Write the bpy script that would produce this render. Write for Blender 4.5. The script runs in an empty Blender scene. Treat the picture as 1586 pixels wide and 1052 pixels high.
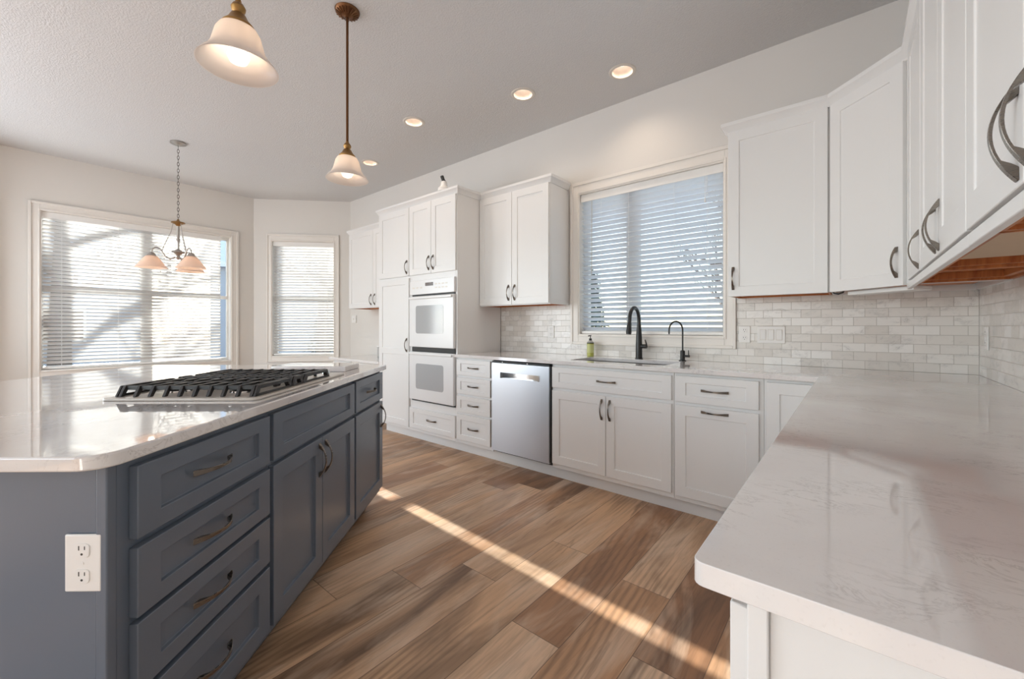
import bpy, bmesh, math, random
from math import sin, cos, pi, radians, sqrt, atan2, hypot
from mathutils import Vector, Matrix
random.seed(7)
SC = bpy.context.scene
COL = SC.collection

# ------------------------------------------------------------------ camera, sky, sun, exposure
CAM_H = 1.17
YAW = math.atan2(529, 639.5)
cam_data = bpy.data.cameras.new('camera')
cam_data.sensor_fit = 'HORIZONTAL'
cam_data.sensor_width = 36.0
cam_data.lens = 36.0 * 639.5 / 1586.0
cam_data.shift_y = -20.5 / 1586.0
cam_data.clip_start = 0.02
cam = bpy.data.objects.new('camera', cam_data)
COL.objects.link(cam)
cam.location = (0, 0, CAM_H)
cam.rotation_euler = (radians(90), 0, YAW)
SC.camera = cam

SUN_EL = radians(19.0)
SUN_SLOPE = -0.054
sd = Vector((1, SUN_SLOPE, -math.tan(SUN_EL) * sqrt(1 + SUN_SLOPE ** 2))).normalized()
world = bpy.data.worlds.new('World')
SC.world = world
world.use_nodes = True
wn = world.node_tree
wn.nodes.clear()
sky = wn.nodes.new('ShaderNodeTexSky')
sky.sky_type = 'NISHITA'
sky.sun_disc = False
sky.sun_elevation = SUN_EL
sky.sun_rotation = math.atan2(-sd.x, -sd.y)
sky.air_density = 1.0
sky.dust_density = 0.6
sky.ozone_density = 1.0
desat = wn.nodes.new('ShaderNodeHueSaturation')
desat.inputs['Saturation'].default_value = 0.75
bg = wn.nodes.new('ShaderNodeBackground')
bg.inputs['Strength'].default_value = 0.62
wout = wn.nodes.new('ShaderNodeOutputWorld')
wn.links.new(sky.outputs[0], desat.inputs['Color'])
wn.links.new(desat.outputs[0], bg.inputs['Color'])
wn.links.new(bg.outputs[0], wout.inputs['Surface'])

sun_data = bpy.data.lights.new('sun', 'SUN')
sun_data.energy = 19.0
sun_data.angle = radians(0.35)
sun_data.color = (1.0, 0.97, 0.93)
sun = bpy.data.objects.new('sun', sun_data)
COL.objects.link(sun)
sun.rotation_euler = sd.to_track_quat('-Z', 'Y').to_euler()
sun.location = (-12, 2, 8)

def fill_lamp(name, loc, size, power, direction, color=(0.80, 0.90, 1.0)):
    """added area lamp that fills the room from an out-of-view opening"""
    l = bpy.data.lights.new(name, 'AREA')
    l.shape = 'RECTANGLE'
    l.size, l.size_y = size
    l.energy = power
    l.color = color
    o = bpy.data.objects.new(name, l)
    COL.objects.link(o)
    o.location = loc
    o.rotation_euler = Vector(direction).to_track_quat('-Z', 'Y').to_euler()
    return o
fill_lamp('fill_lamp_rear', (-3.0, -4.05, 1.55), (4.8, 2.4), 75, (0, 1, 0.02))  # added fill lamp, spans the unseen opening in the rear wall
fill_lamp('fill_lamp_side', (-5.86, -2.6, 1.35), (2.2, 2.1), 115, (1, 0.12, 0.02))  # added fill lamp, brightens the side wall cabinets from out of view
fill_lamp('fill_lamp_bay', (-6.33, -0.60, 1.55), (0.9, 1.7), 40, (0.7, 0.7, 0))  # added fill lamp set in the out-of-view bay window

SC.view_settings.view_transform = 'Standard'
SC.view_settings.look = 'None'
SC.view_settings.exposure = -0.17
SC.view_settings.gamma = 1.0
SC.view_settings.use_curve_mapping = False
SC.cycles.max_bounces = 10
SC.cycles.diffuse_bounces = 6
SC.cycles.glossy_bounces = 4
SC.cycles.transparent_max_bounces = 16
SC.cycles.caustics_reflective = False
SC.cycles.caustics_refractive = False
SC.cycles.sample_clamp_indirect = 6.0

# ------------------------------------------------------------------ material helpers
def new_mat(name):
    m = bpy.data.materials.new(name)
    m.use_nodes = True
    nt = m.node_tree
    nt.nodes.clear()
    out = nt.nodes.new('ShaderNodeOutputMaterial')
    return m, nt, out

class NT:
    """tiny node-tree writer"""
    def __init__(self, nt): self.nt = nt
    def n(self, kind, **props):
        node = self.nt.nodes.new('ShaderNode' + kind)
        for k, v in props.items(): setattr(node, k, v)
        return node
    def put(self, sock, v):
        if hasattr(v, 'is_output'): self.nt.links.new(v, sock)
        else: sock.default_value = v
    def math(self, op, a, b=None, c=None, clamp=False):
        nd = self.n('Math', operation=op, use_clamp=clamp)
        self.put(nd.inputs[0], a)
        if b is not None: self.put(nd.inputs[1], b)
        if c is not None: self.put(nd.inputs[2], c)
        return nd.outputs[0]
    def mix(self, f, a, b, blend='MIX'):
        nd = self.n('Mix', data_type='RGBA', blend_type=blend)
        self.put(nd.inputs[0], f); self.put(nd.inputs[6], a); self.put(nd.inputs[7], b)
        return nd.outputs[2]
    def ramp(self, f, stops):
        nd = self.n('ValToRGB')
        e = nd.color_ramp.elements
        while len(e) < len(stops): e.new(0.5)
        for i, (p, c) in enumerate(stops):
            e[i].position = p
            e[i].color = c if len(c) == 4 else (*c, 1)
        self.put(nd.inputs[0], f)
        return nd.outputs[0]
    def noise(self, vec, scale, detail=3, rough=0.5, dist=0.0, dims='3D'):
        nd = self.n('TexNoise', noise_dimensions=dims)
        if vec is not None: self.put(nd.inputs['Vector'], vec)
        nd.inputs['Scale'].default_value = scale
        nd.inputs['Detail'].default_value = detail
        nd.inputs['Roughness'].default_value = rough
        nd.inputs['Distortion'].default_value = dist
        return nd
    def coord(self, kind='Object'):
        return self.n('TexCoord').outputs[kind]
    def mapping(self, vec, loc=(0, 0, 0), rot=(0, 0, 0), scale=(1, 1, 1)):
        nd = self.n('Mapping')
        self.put(nd.inputs[0], vec)
        nd.inputs[1].default_value = loc; nd.inputs[2].default_value = rot; nd.inputs[3].default_value = scale
        return nd.outputs[0]
    def sep(self, v):
        nd = self.n('SeparateXYZ'); self.put(nd.inputs[0], v); return nd.outputs
    def comb(self, x, y, z):
        nd = self.n('CombineXYZ')
        for i, v in enumerate((x, y, z)): self.put(nd.inputs[i], v)
        return nd.outputs[0]
    def bump(self, h, strength=0.3, dist=0.002, normal=None):
        nd = self.n('Bump')
        nd.inputs['Strength'].default_value = strength
        nd.inputs['Distance'].default_value = dist
        self.put(nd.inputs['Height'], h)
        if normal is not None: self.put(nd.inputs['Normal'], normal)
        return nd.outputs[0]
    def bsdf(self, out, color, rough=0.5, metal=0.0, normal=None, spec=0.5, coat=0.0):
        p = self.n('BsdfPrincipled')
        self.put(p.inputs['Base Color'], color if not isinstance(color, tuple) else (*color[:3], 1))
        self.put(p.inputs['Roughness'], rough)
        self.put(p.inputs['Metallic'], metal)
        p.inputs['Specular IOR Level'].default_value = spec
        p.inputs['Coat Weight'].default_value = coat
        if normal is not None: self.put(p.inputs['Normal'], normal)
        self.nt.links.new(p.outputs[0], out.inputs[0])
        return p

def paint(name, col, rough=0.4, bump=0.0, scale=60, var=0.02, spec=0.5):
    m, nt, out = new_mat(name); t = NT(nt); c = t.coord()
    nz = t.noise(c, 3.0, 3)
    v = t.mix(nz.outputs[0], tuple(x * (1 - var) for x in col) + (1,), tuple(min(1, x * (1 + var)) for x in col) + (1,))
    nrm = None
    if bump:
        nrm = t.bump(t.noise(c, scale, 4, 0.6).outputs[0], bump, 0.003)
    t.bsdf(out, v, rough, 0, nrm, spec)
    return m

def metal(name, col, rough=0.35, brushed=0.0, axis=(1, 1, 40)):
    m, nt, out = new_mat(name); t = NT(nt); c = t.coord()
    nz = t.noise(t.mapping(c, scale=axis), 30, 3)
    r = t.math('MULTIPLY_ADD', nz.outputs[0], 0.12, rough - 0.06)
    nrm = t.bump(nz.outputs[0], brushed, 0.0005) if brushed else None
    t.bsdf(out, col, r, 1.0, nrm)
    return m

def emitter(name, col, strength):
    m, nt, out = new_mat(name); t = NT(nt)
    e = t.n('Emission'); e.inputs[0].default_value = (*col, 1); e.inputs[1].default_value = strength
    nt.links.new(e.outputs[0], out.inputs[0])
    return m

M = {}
M['cabinet'] = paint('white_cabinet_paint', (0.80, 0.795, 0.785), 0.32, 0.03, 150, 0.01)
M['island'] = paint('slate_blue_paint', (0.132, 0.160, 0.203), 0.27, 0.04, 120, 0.05)
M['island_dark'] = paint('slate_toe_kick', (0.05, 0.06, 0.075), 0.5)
M['wall'] = paint('wall_paint', (0.74, 0.715, 0.68), 0.62, 0.12, 90, 0.015)
M['trim'] = paint('window_trim_paint', (0.80, 0.765, 0.72), 0.38, 0.0, 60, 0.01)
M['vinyl'] = paint('window_vinyl', (0.80, 0.79, 0.77), 0.4)
M['bronze'] = metal('dark_bronze_pull', (0.205, 0.178, 0.152), 0.28)
M['black'] = paint('matte_black_metal', (0.012, 0.012, 0.013), 0.33)
M['black_rough'] = paint('black_plastic', (0.02, 0.02, 0.021), 0.5)
def make_steel():
    m, nt, out = new_mat('brushed_steel'); t = NT(nt)
    t.bsdf(out, (0.55, 0.57, 0.61), 0.34, 1.0)
    return m
M['steel'] = make_steel()
M['chrome'] = metal('satin_chrome', (0.75, 0.75, 0.74), 0.18)
M['white_plastic'] = paint('white_plastic', (0.84, 0.83, 0.81), 0.35)
M['oven_white'] = paint('white_enamel', (0.79, 0.79, 0.79), 0.24)
M['oven_glass'] = paint('grey_oven_glass', (0.43, 0.44, 0.45), 0.10)
M['display'] = paint('dark_display', (0.07, 0.045, 0.035), 0.2)
M['slot'] = paint('dark_slot', (0.03, 0.028, 0.026), 0.6)
M['bare_wood_pale'] = paint('pale_plywood', (0.60, 0.44, 0.29), 0.55, 0.05, 40, 0.08)
M['cast_iron'] = paint('cast_iron', (0.028, 0.027, 0.027), 0.42, 0.25, 260, 0.1)
M['cooktop_tray'] = paint('off_white_enamel', (0.60, 0.565, 0.52), 0.28)
M['oil_bronze'] = metal('oil_rubbed_bronze', (0.16, 0.075, 0.035), 0.4)
M['antique_brass'] = metal('antique_brass', (0.33, 0.19, 0.07), 0.38)
M['pewter'] = metal('pewter', (0.46, 0.43, 0.40), 0.4)
M['dark_chain'] = metal('dark_chain', (0.10, 0.085, 0.075), 0.45)
M['snow'] = paint('snow', (0.82, 0.85, 0.90), 0.8, 0.4, 2, 0.04)
M['bark'] = paint('bark', (0.16, 0.13, 0.11), 0.9, 0.6, 20, 0.3)
M['needles'] = paint('needles', (0.10, 0.14, 0.12), 0.8, 0.5, 30, 0.4)
M['fence_wood'] = paint('fence_wood', (0.30, 0.23, 0.18), 0.8, 0.3, 20, 0.2)
M['yard'] = paint('frozen_yard', (0.34, 0.33, 0.33), 0.9, 0.4, 1.2, 0.5)
M['siding'] = paint('siding', (0.42, 0.44, 0.50), 0.7, 0.1, 10, 0.05)
M['roof_shingle'] = paint('roof_shingle', (0.75, 0.78, 0.84), 0.9, 0.3, 20, 0.1)

def make_ceiling():
    m, nt, out = new_mat('knockdown_ceiling'); t = NT(nt); c = t.coord()
    a = t.noise(c, 95, 4, 0.55, 0.4)
    b = t.ramp(a.outputs[0], [(0.42, (0, 0, 0)), (0.60, (1, 1, 1))])
    t.bsdf(out, (0.635, 0.63, 0.63), 0.34, 0, t.bump(b, 0.40, 0.004), 0.5)
    return m
M['ceiling'] = make_ceiling()

def make_floor():
    m, nt, out = new_mat('oak_planks'); t = NT(nt)
    c = t.coord('Object'); s = t.sep(c)
    W, L = 0.22, 1.52
    u = t.math('DIVIDE', t.math('ADD', s[0], 0.605 + 22.0), W)
    row = t.math('FLOOR', u)
    fu = t.math('FRACT', u)
    wn1 = t.n('TexWhiteNoise', noise_dimensions='1D'); t.put(wn1.inputs['W'], row)
    v = t.math('ADD', t.math('DIVIDE', t.math('ADD', s[1], 30.0), L), wn1.outputs['Value'])
    pl = t.math('FLOOR', v); fv = t.math('FRACT', v)
    wn2 = t.n('TexWhiteNoise', noise_dimensions='2D')
    t.put(wn2.inputs['Vector'], t.comb(row, pl, 0))
    rnd = t.sep(wn2.outputs['Color'])
    # grain, stretched along the plank
    off = t.comb(t.math('MULTIPLY', rnd[0], 37.0), t.math('MULTIPLY', rnd[1], 53.0), t.math('MULTIPLY', rnd[2], 11.0))
    va = t.n('VectorMath', operation='ADD'); t.put(va.inputs[0], c); t.put(va.inputs[1], off)
    gv = va.outputs[0]
    g1 = t.noise(t.mapping(gv, scale=(4.2, 0.85, 1)), 1.0, 4, 0.55, 1.2).outputs[0]
    g2 = t.noise(t.mapping(gv, scale=(60, 3.0, 1)), 1.0, 4, 0.66, 1.0).outputs[0]
    g3 = t.noise(t.mapping(gv, scale=(3.6, 0.9, 1)), 1.0, 4, 0.55, 1.6).outputs[0]
    rings = t.n('TexWave', wave_type='RINGS', rings_direction='Z')
    t.put(rings.inputs['Vector'], t.mapping(gv, scale=(5.0, 0.7, 1)))
    rings.inputs['Scale'].default_value = 2.6; rings.inputs['Distortion'].default_value = 5.0
    rings.inputs['Detail'].default_value = 3; rings.inputs['Detail Scale'].default_value = 1.2
    base = t.ramp(rnd[0], [(0.0, (0.36, 0.18, 0.092)), (0.22, (0.55, 0.325, 0.185)), (0.45, (0.69, 0.455, 0.285)), (0.62, (0.37, 0.19, 0.10)), (0.8, (0.63, 0.39, 0.23)), (1.0, (0.73, 0.51, 0.345))])
    # broad smoky patches and dark streaks drawn out along the plank
    k = t.sep(t.ramp(g1, [(0.34, (1, 1, 1)), (0.58, (0, 0, 0))]))[0]
    k = t.math('MULTIPLY', k, t.math('MULTIPLY_ADD', rnd[1], 0.70, 0.20))
    col = t.mix(k, base, (0.135, 0.075, 0.045, 1))
    pale = t.sep(t.ramp(g3, [(0.47, (0, 0, 0)), (0.70, (1, 1, 1))]))[0]
    col = t.mix(t.math('MULTIPLY', pale, 0.70), col, (0.76, 0.59, 0.45, 1))
    streak = t.noise(t.mapping(gv, scale=(15, 1.2, 1)), 1.0, 5, 0.66, 1.2).outputs[0]
    k2 = t.sep(t.ramp(streak, [(0.30, (1, 1, 1)), (0.42, (0, 0, 0))]))[0]
    col = t.mix(t.math('MULTIPLY', k2, 0.55), col, (0.13, 0.072, 0.042, 1))
    fine = t.ramp(g2, [(0.30, (0.55, 0.53, 0.51)), (0.52, (1, 1, 1)), (0.75, (1.16, 1.15, 1.14))])
    col = t.mix(0.50, col, fine, 'MULTIPLY')
    rg = t.math('MULTIPLY', t.math('POWER', rings.outputs['Fac'], 2.0), t.sep(t.ramp(t.noise(t.mapping(gv, scale=(3, 1.2, 1)), 1.0, 2).outputs[0], [(0.50, (0, 0, 0)), (0.62, (1, 1, 1))]))[0])
    col = t.mix(t.math('MULTIPLY', rg, 0.45), col, (0.15, 0.085, 0.05, 1))
    # seams
    ex = t.math('MINIMUM', fu, t.math('SUBTRACT', 1.0, fu))
    ey = t.math('MINIMUM', fv, t.math('SUBTRACT', 1.0, fv))
    sx = t.math('LESS_THAN', ex, 0.0016 / W); sy = t.math('LESS_THAN', ey, 0.0016 / L)
    seam = t.math('MAXIMUM', sx, sy)
    col = t.mix(t.math('MULTIPLY', seam, 0.7), col, (0.09, 0.05, 0.03, 1))
    h = t.math('SUBTRACT', t.math('MULTIPLY', g2, 0.5), seam)
    t.bsdf(out, col, t.math('MULTIPLY_ADD', g2, 0.16, 0.36), 0, t.bump(h, 0.25, 0.0015), 0.45)
    return m
M['floor'] = make_floor()

def make_quartz(name, tint=(0.80, 0.785, 0.775), rough=0.05, coat=0.7):
    m, nt, out = new_mat(name); t = NT(nt); c = t.coord('Object')
    big = t.noise(c, 2.2, 4, 0.55, 0.5).outputs[0]
    col = t.mix(t.ramp(big, [(0.38, (0, 0, 0)), (0.65, (1, 1, 1))]), (*tint, 1), (tint[0] * 0.90, tint[1] * 0.875, tint[2] * 0.88, 1))
    st = t.mapping(c, rot=(0, 0, 0.5), scale=(1.0, 2.2, 1.0))
    n1 = t.noise(st, 10.5, 6, 0.68, 0.9).outputs[0]
    vein = t.math('ABSOLUTE', t.math('SUBTRACT', n1, 0.5))
    vein = t.ramp(vein, [(0.0, (1, 1, 1)), (0.022, (0, 0, 0))])
    msk = t.ramp(t.noise(c, 5.5, 3, 0.5).outputs[0], [(0.45, (0, 0, 0)), (0.62, (1, 1, 1))])
    f = t.math('MULTIPLY', t.math('MULTIPLY', t.sep(vein)[0], t.sep(msk)[0]), 0.46)
    col = t.mix(f, col, (0.36, 0.33, 0.33, 1))
    speck = t.noise(c, 210, 2, 0.5).outputs[0]
    col = t.mix(t.math('MULTIPLY', t.sep(t.ramp(speck, [(0.60, (0, 0, 0)), (0.75, (1, 1, 1))]))[0], 0.18), col, (0.55, 0.52, 0.50, 1))
    p_ = t.bsdf(out, col, rough, 0, None, 0.9 if coat > 0.5 else 0.6, coat)
    p_.inputs['Coat Roughness'].default_value = 0.03
    p_.inputs['Coat IOR'].default_value = 1.7
    return m
M['quartz'] = make_quartz('white_quartz', rough=0.07, coat=0.35)
M['quartz_polished'] = make_quartz('polished_white_quartz', rough=0.04, coat=0.8)

def make_tile():
    m, nt, out = new_mat('marble_subway_tile'); t = NT(nt); c = t.coord('Generated')
    return m
def make_tile(axis):
    m, nt, out = new_mat('marble_subway_tile_' + axis); t = NT(nt); c = t.coord('Object'); s = t.sep(c)
    vec = t.comb(s[0] if axis == 'x' else s[1], t.math('SUBTRACT', s[2], 0.914), 0)
    b = t.n('TexBrick', offset=0.5, offset_frequency=2)
    t.put(b.inputs['Vector'], vec)
    for k, v in (('Color1', (0.0, 0.0, 0.0, 1)), ('Color2', (1, 1, 1, 1)), ('Mortar', (0.5, 0.5, 0.5, 1)), ('Scale', 1.0),
                 ('Mortar Size', 0.0013), ('Mortar Smooth', 0.1), ('Bias', 0.0), ('Brick Width', 0.104), ('Row Height', 0.0518)):
        b.inputs[k].default_value = v
    tone = t.sep(b.outputs['Color'])[0]
    nz = t.noise(t.mapping(c, scale=(1, 1, 1.8)), 9, 5, 0.6, 0.9)
    tint = t.ramp(tone, [(0.0, (0.68, 0.645, 0.60)), (0.3, (0.745, 0.715, 0.675)), (0.65, (0.79, 0.765, 0.73)), (1.0, (0.85, 0.835, 0.81))])
    vn = t.math('ABSOLUTE', t.math('SUBTRACT', t.noise(c, 14, 5, 0.65, 1.4).outputs[0], 0.5))
    vein = t.sep(t.ramp(vn, [(0, (1, 1, 1)), (0.03, (0, 0, 0))]))[0]
    msk = t.sep(t.ramp(nz.outputs[0], [(0.5, (0, 0, 0)), (0.68, (1, 1, 1))]))[0]
    col = t.mix(t.math('MULTIPLY', msk, 0.35), tint, (0.55, 0.53, 0.51, 1))
    col = t.mix(t.math('MULTIPLY', t.math('MULTIPLY', vein, msk), 0.6), col, (0.40, 0.39, 0.38, 1))
    col = t.mix(b.outputs['Fac'], col, (0.50, 0.47, 0.43, 1))
    nrm = t.bump(t.math('SUBTRACT', 1.0, b.outputs['Fac']), 0.5, 0.002)
    t.bsdf(out, col, t.math('MULTIPLY_ADD', b.outputs['Fac'], 0.5, 0.22), 0, nrm, 0.5)
    return m
M['tile_x'] = make_tile('x')
M['tile_y'] = make_tile('y')

def make_oak():
    m, nt, out = new_mat('orange_oak_underside'); t = NT(nt); c = t.coord()
    g = t.noise(t.mapping(c, scale=(3, 40, 3)), 1.0, 4, 0.6, 0.8).outputs[0]
    col = t.ramp(g, [(0.3, (0.36, 0.10, 0.025)), (0.6, (0.55, 0.20, 0.055)), (0.8, (0.62, 0.27, 0.09))])
    t.bsdf(out, col, 0.45)
    return m
M['oak'] = make_oak()

def make_glass():
    m, nt, out = new_mat('window_glass'); t = NT(nt)
    lw = t.n('LayerWeight'); lw.inputs[0].default_value = 0.12
    tr = t.n('BsdfTransparent'); tr.inputs[0].default_value = (0.96, 0.98, 0.97, 1)
    gl = t.n('BsdfGlossy'); gl.inputs['Roughness'].default_value = 0.02
    mx = t.n('MixShader')
    nt.links.new(lw.outputs['Fresnel'], mx.inputs[0]); nt.links.new(tr.outputs[0], mx.inputs[1]); nt.links.new(gl.outputs[0], mx.inputs[2])
    nt.links.new(mx.outputs[0], out.inputs[0])
    return m
M['glass'] = make_glass()

def make_translucent(name, col, tcol, fac, rough=0.4, gloss=0.06):
    m, nt, out = new_mat(name); t = NT(nt)
    d = t.n('BsdfDiffuse'); d.inputs[0].default_value = (*col, 1)
    tr = t.n('BsdfTranslucent'); tr.inputs[0].default_value = (*tcol, 1)
    g = t.n('BsdfGlossy'); g.inputs['Roughness'].default_value = rough
    m1 = t.n('MixShader'); m1.inputs[0].default_value = fac
    nt.links.new(d.outputs[0], m1.inputs[1]); nt.links.new(tr.outputs[0], m1.inputs[2])
    m2 = t.n('MixShader'); m2.inputs[0].default_value = gloss
    nt.links.new(m1.outputs[0], m2.inputs[1]); nt.links.new(g.outputs[0], m2.inputs[2])
    nt.links.new(m2.outputs[0], out.inputs[0])
    return m
M['slat'] = make_translucent('white_blind_slat', (0.80, 0.79, 0.775), (0.80, 0.81, 0.83), 0.14)
M['slat_brightened'] = make_translucent('brightened_blind_slat', (0.86, 0.87, 0.88), (0.86, 0.89, 0.93), 0.46)  # same slats, lightened and blued in colour to look more brightly lit
M['frost'] = make_translucent('frosted_white_glass', (0.86, 0.80, 0.76), (0.95, 0.88, 0.82), 0.55, 0.25, 0.05)
M['amber'] = make_translucent('tea_stained_glass', (0.84, 0.74, 0.67), (0.95, 0.80, 0.70), 0.55, 0.3, 0.04)
M['bulb'] = emitter('warm_bulb', (1.0, 0.90, 0.80), 1.6)
M['can_glow'] = emitter('can_lamp', (1.0, 0.93, 0.85), 2.4)
M['can_baffle'] = paint('can_baffle', (0.82, 0.70, 0.60), 0.5)
M['can_ring'] = paint('can_ring', (0.70, 0.66, 0.60), 0.4)
M['soap_green'] = paint('green_soap', (0.42, 0.44, 0.10), 0.25)
M['label_green'] = paint('pale_green_label', (0.56, 0.58, 0.25), 0.5)
M['clear_plastic'] = make_translucent('cloudy_plastic', (0.75, 0.72, 0.68), (0.8, 0.8, 0.75), 0.5, 0.15, 0.12)
M['jar_glass'] = make_translucent('cloudy_jar_glass', (0.72, 0.72, 0.70), (0.8, 0.8, 0.8), 0.5, 0.1, 0.15)
M['cork'] = paint('dark_jar_lid', (0.35, 0.22, 0.14), 0.6)

# ------------------------------------------------------------------ geometry helpers
class MB:
    """collects shapes and links them as ONE mesh object"""
    def __init__(self): self.bm = bmesh.new()
    def box(self, x0, x1, y0, y1, z0, z1):
        x0, x1 = sorted((x0, x1)); y0, y1 = sorted((y0, y1)); z0, z1 = sorted((z0, z1))
        v = [self.bm.verts.new(p) for p in ((x0, y0, z0), (x1, y0, z0), (x1, y1, z0), (x0, y1, z0), (x0, y0, z1), (x1, y0, z1), (x1, y1, z1), (x0, y1, z1))]
        for f in ((3, 2, 1, 0), (4, 5, 6, 7), (0, 1, 5, 4), (1, 2, 6, 5), (2, 3, 7, 6), (3, 0, 4, 7)):
            self.bm.faces.new([v[i] for i in f])
        return self
    def ring(self, a0, a1, b0, b1, wa, wb, y0, y1):
        """rectangular frame in the x-z plane, thickness y0..y1"""
        self.box(a0, a0 + wa, y0, y1, b0, b1); self.box(a1 - wa, a1, y0, y1, b0, b1)
        self.box(a0 + wa, a1 - wa, y0, y1, b0, b0 + wb); self.box(a0 + wa, a1 - wa, y0, y1, b1 - wb, b1)
        return self
    def poly(self, outer, z0, z1, holes=()):
        bm = self.bm
        def area(p): return sum(p[i][0] * p[(i + 1) % len(p)][1] - p[(i + 1) % len(p)][0] * p[i][1] for i in range(len(p)))
        loops = [list(outer) if area(outer) > 0 else list(outer)[::-1]] + [list(h) if area(h) < 0 else list(h)[::-1] for h in holes]
        bots, tops, eb, et = [], [], [], []
        for lp in loops:
            b = [bm.verts.new((x, y, z0)) for x, y in lp]; t = [bm.verts.new((x, y, z1)) for x, y in lp]
            n = len(lp)
            for i in range(n):
                j = (i + 1) % n
                bm.faces.new((b[i], b[j], t[j], t[i]))
                eb.append(bm.edges.get((b[i], b[j]))); et.append(bm.edges.get((t[i], t[j])))
            bots.append(b); tops.append(t)
        if not holes:
            bm.faces.new(bots[0][::-1]); bm.faces.new(tops[0])
        else:
            for e, nz in ((et, 1), (eb, -1)):
                r = bmesh.ops.triangle_fill(bm, use_beauty=True, use_dissolve=False, edges=e, normal=(0, 0, nz))
                for f in r['geom']:
                    if isinstance(f, bmesh.types.BMFace):
                        f.normal_update()
                        if f.normal.z * nz < 0: f.normal_flip()
        return self
    def lathe(self, prof, seg=24, c=(0, 0, 0), axis='z', close=False):
        rings = []
        for r, z in prof:
            ring = []
            for i in range(seg):
                a = 2 * pi * i / seg
                p = (r * cos(a), r * sin(a), z)
                if axis == 'y': p = (p[0], z, p[1])
                if axis == 'x': p = (z, p[0], p[1])
                ring.append(self.bm.verts.new((p[0] + c[0], p[1] + c[1], p[2] + c[2])))
            rings.append(ring)
        n = len(rings)
        for k in range(n if close else n - 1):
            a, b = rings[k], rings[(k + 1) % n]
            for i in range(seg):
                j = (i + 1) % seg
                self.bm.faces.new((a[i], a[j], b[j], b[i]))
        if not close:
            for ring, flip in ((rings[0], True), (rings[-1], False)):
                try: self.bm.faces.new(ring[::-1] if flip else ring)
                except ValueError: pass
        return self
    def tube(self, pts, r, seg=10, cap=True):
        pts = [Vector(p) for p in pts]
        rs = r if isinstance(r, (list, tuple)) else [r] * len(pts)
        rings, up = [], None
        for i, p in enumerate(pts):
            d = (pts[min(i + 1, len(pts) - 1)] - pts[max(i - 1, 0)]).normalized()
            if up is None:
                up = Vector((0, 0, 1)) if abs(d.z) < 0.9 else Vector((1, 0, 0))
            s = d.cross(up).normalized(); up = s.cross(d).normalized()
            rings.append([self.bm.verts.new(p + (s * cos(2 * pi * k / seg) + up * sin(2 * pi * k / seg)) * rs[i]) for k in range(seg)])
        for a, b in zip(rings, rings[1:]):
            for k in range(seg):
                j = (k + 1) % seg
                self.bm.faces.new((a[k], a[j], b[j], b[k]))
        if cap:
            self.bm.faces.new(rings[0][::-1]); self.bm.faces.new(rings[-1])
        return self
    def loft(self, sections, cap=True):
        rings = [[self.bm.verts.new(p) for p in s] for s in sections]
        n = len(rings[0])
        for a, b in zip(rings, rings[1:]):
            for k in range(n):
                j = (k + 1) % n
                self.bm.faces.new((a[k], a[j], b[j], b[k]))
        if cap:
            self.bm.faces.new(rings[0][::-1]); self.bm.faces.new(rings[-1])
        return self
    def sweep(self, path, prof, cap=True):
        """profile (out, z) along a plan path; 'out' lies to the right of the walking direction; mitred corners"""
        secs = []
        P = [Vector(p) for p in path]
        for i, p in enumerate(P):
            d0 = (P[i] - P[i - 1]).normalized() if i else (P[1] - P[0]).normalized()
            d1 = (P[i + 1] - P[i]).normalized() if i < len(P) - 1 else d0
            n0 = Vector((d0.y, -d0.x)); n1 = Vector((d1.y, -d1.x))
            m = (n0 + n1).normalized(); m /= max(0.2, m.dot(n1))
            secs.append([(p.x + m.x * o, p.y + m.y * o, z) for o, z in prof])
        return self.loft(secs, cap)
    def merge(self, d=1e-5):
        bmesh.ops.remove_doubles(self.bm, verts=self.bm.verts, dist=d); return self
    def build(self, name, mat, parent=None, bevel=0.0, seg=2, smooth=False, angle=35):
        bmesh.ops.recalc_face_normals(self.bm, faces=self.bm.faces)
        me = bpy.data.meshes.new(name); self.bm.to_mesh(me); self.bm.free()
        me.materials.append(M[mat] if isinstance(mat, str) else mat)
        o = bpy.data.objects.new(name, me); COL.objects.link(o)
        if parent is not None: o.parent = parent
        if bevel:
            md = o.modifiers.new('edge', 'BEVEL'); md.width = bevel; md.segments = seg
            md.limit_method = 'ANGLE'; md.angle_limit = radians(40); md.harden_normals = False
        if smooth or bevel:
            me.shade_smooth()
            if hasattr(me, 'set_sharp_from_angle'): me.set_sharp_from_angle(angle=radians(angle))
        return o

def at(o, loc, rz=0.0):
    o.location = loc; o.rotation_euler = (0, 0, rz); return o
def tag(o, label, cat, group=None, kind=None):
    o['label'] = label; o['category'] = cat
    if group: o['group'] = group
    if kind: o['kind'] = kind
    return o
def thing(name, label, cat, loc=(0, 0, 0), rz=0.0, group=None):
    o = bpy.data.objects.new(name, None); COL.objects.link(o); o.empty_display_size = 0.1
    return tag(at(o, loc, rz), label, cat, group)
def structure(o): o['kind'] = 'structure'; return o
def empty_structure(name, loc, rz):
    o = bpy.data.objects.new(name, None); COL.objects.link(o); o.empty_display_size = 0.1
    return structure(at(o, loc, rz))

# ------------------------------------------------------------------ the room shell
YB, XR, ZC = 3.235, 0.515, 3.04          # back wall, right wall, ceiling
XL, XB = -6.77, -5.83                    # window wall, corner of the bay
BAY0 = Vector((XL, 2.249)); BAY1 = Vector((XB, YB))
YR = -4.0

CANS = [(-1.308, 2.852), (-2.052, 2.62), (-3.10, 2.339), (-4.257, 2.601)]
CAN_R = 0.078
def circle(cx, cy, r, n=28): return [(cx + r * cos(2 * pi * i / n), cy + r * sin(2 * pi * i / n)) for i in range(n)]

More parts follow.
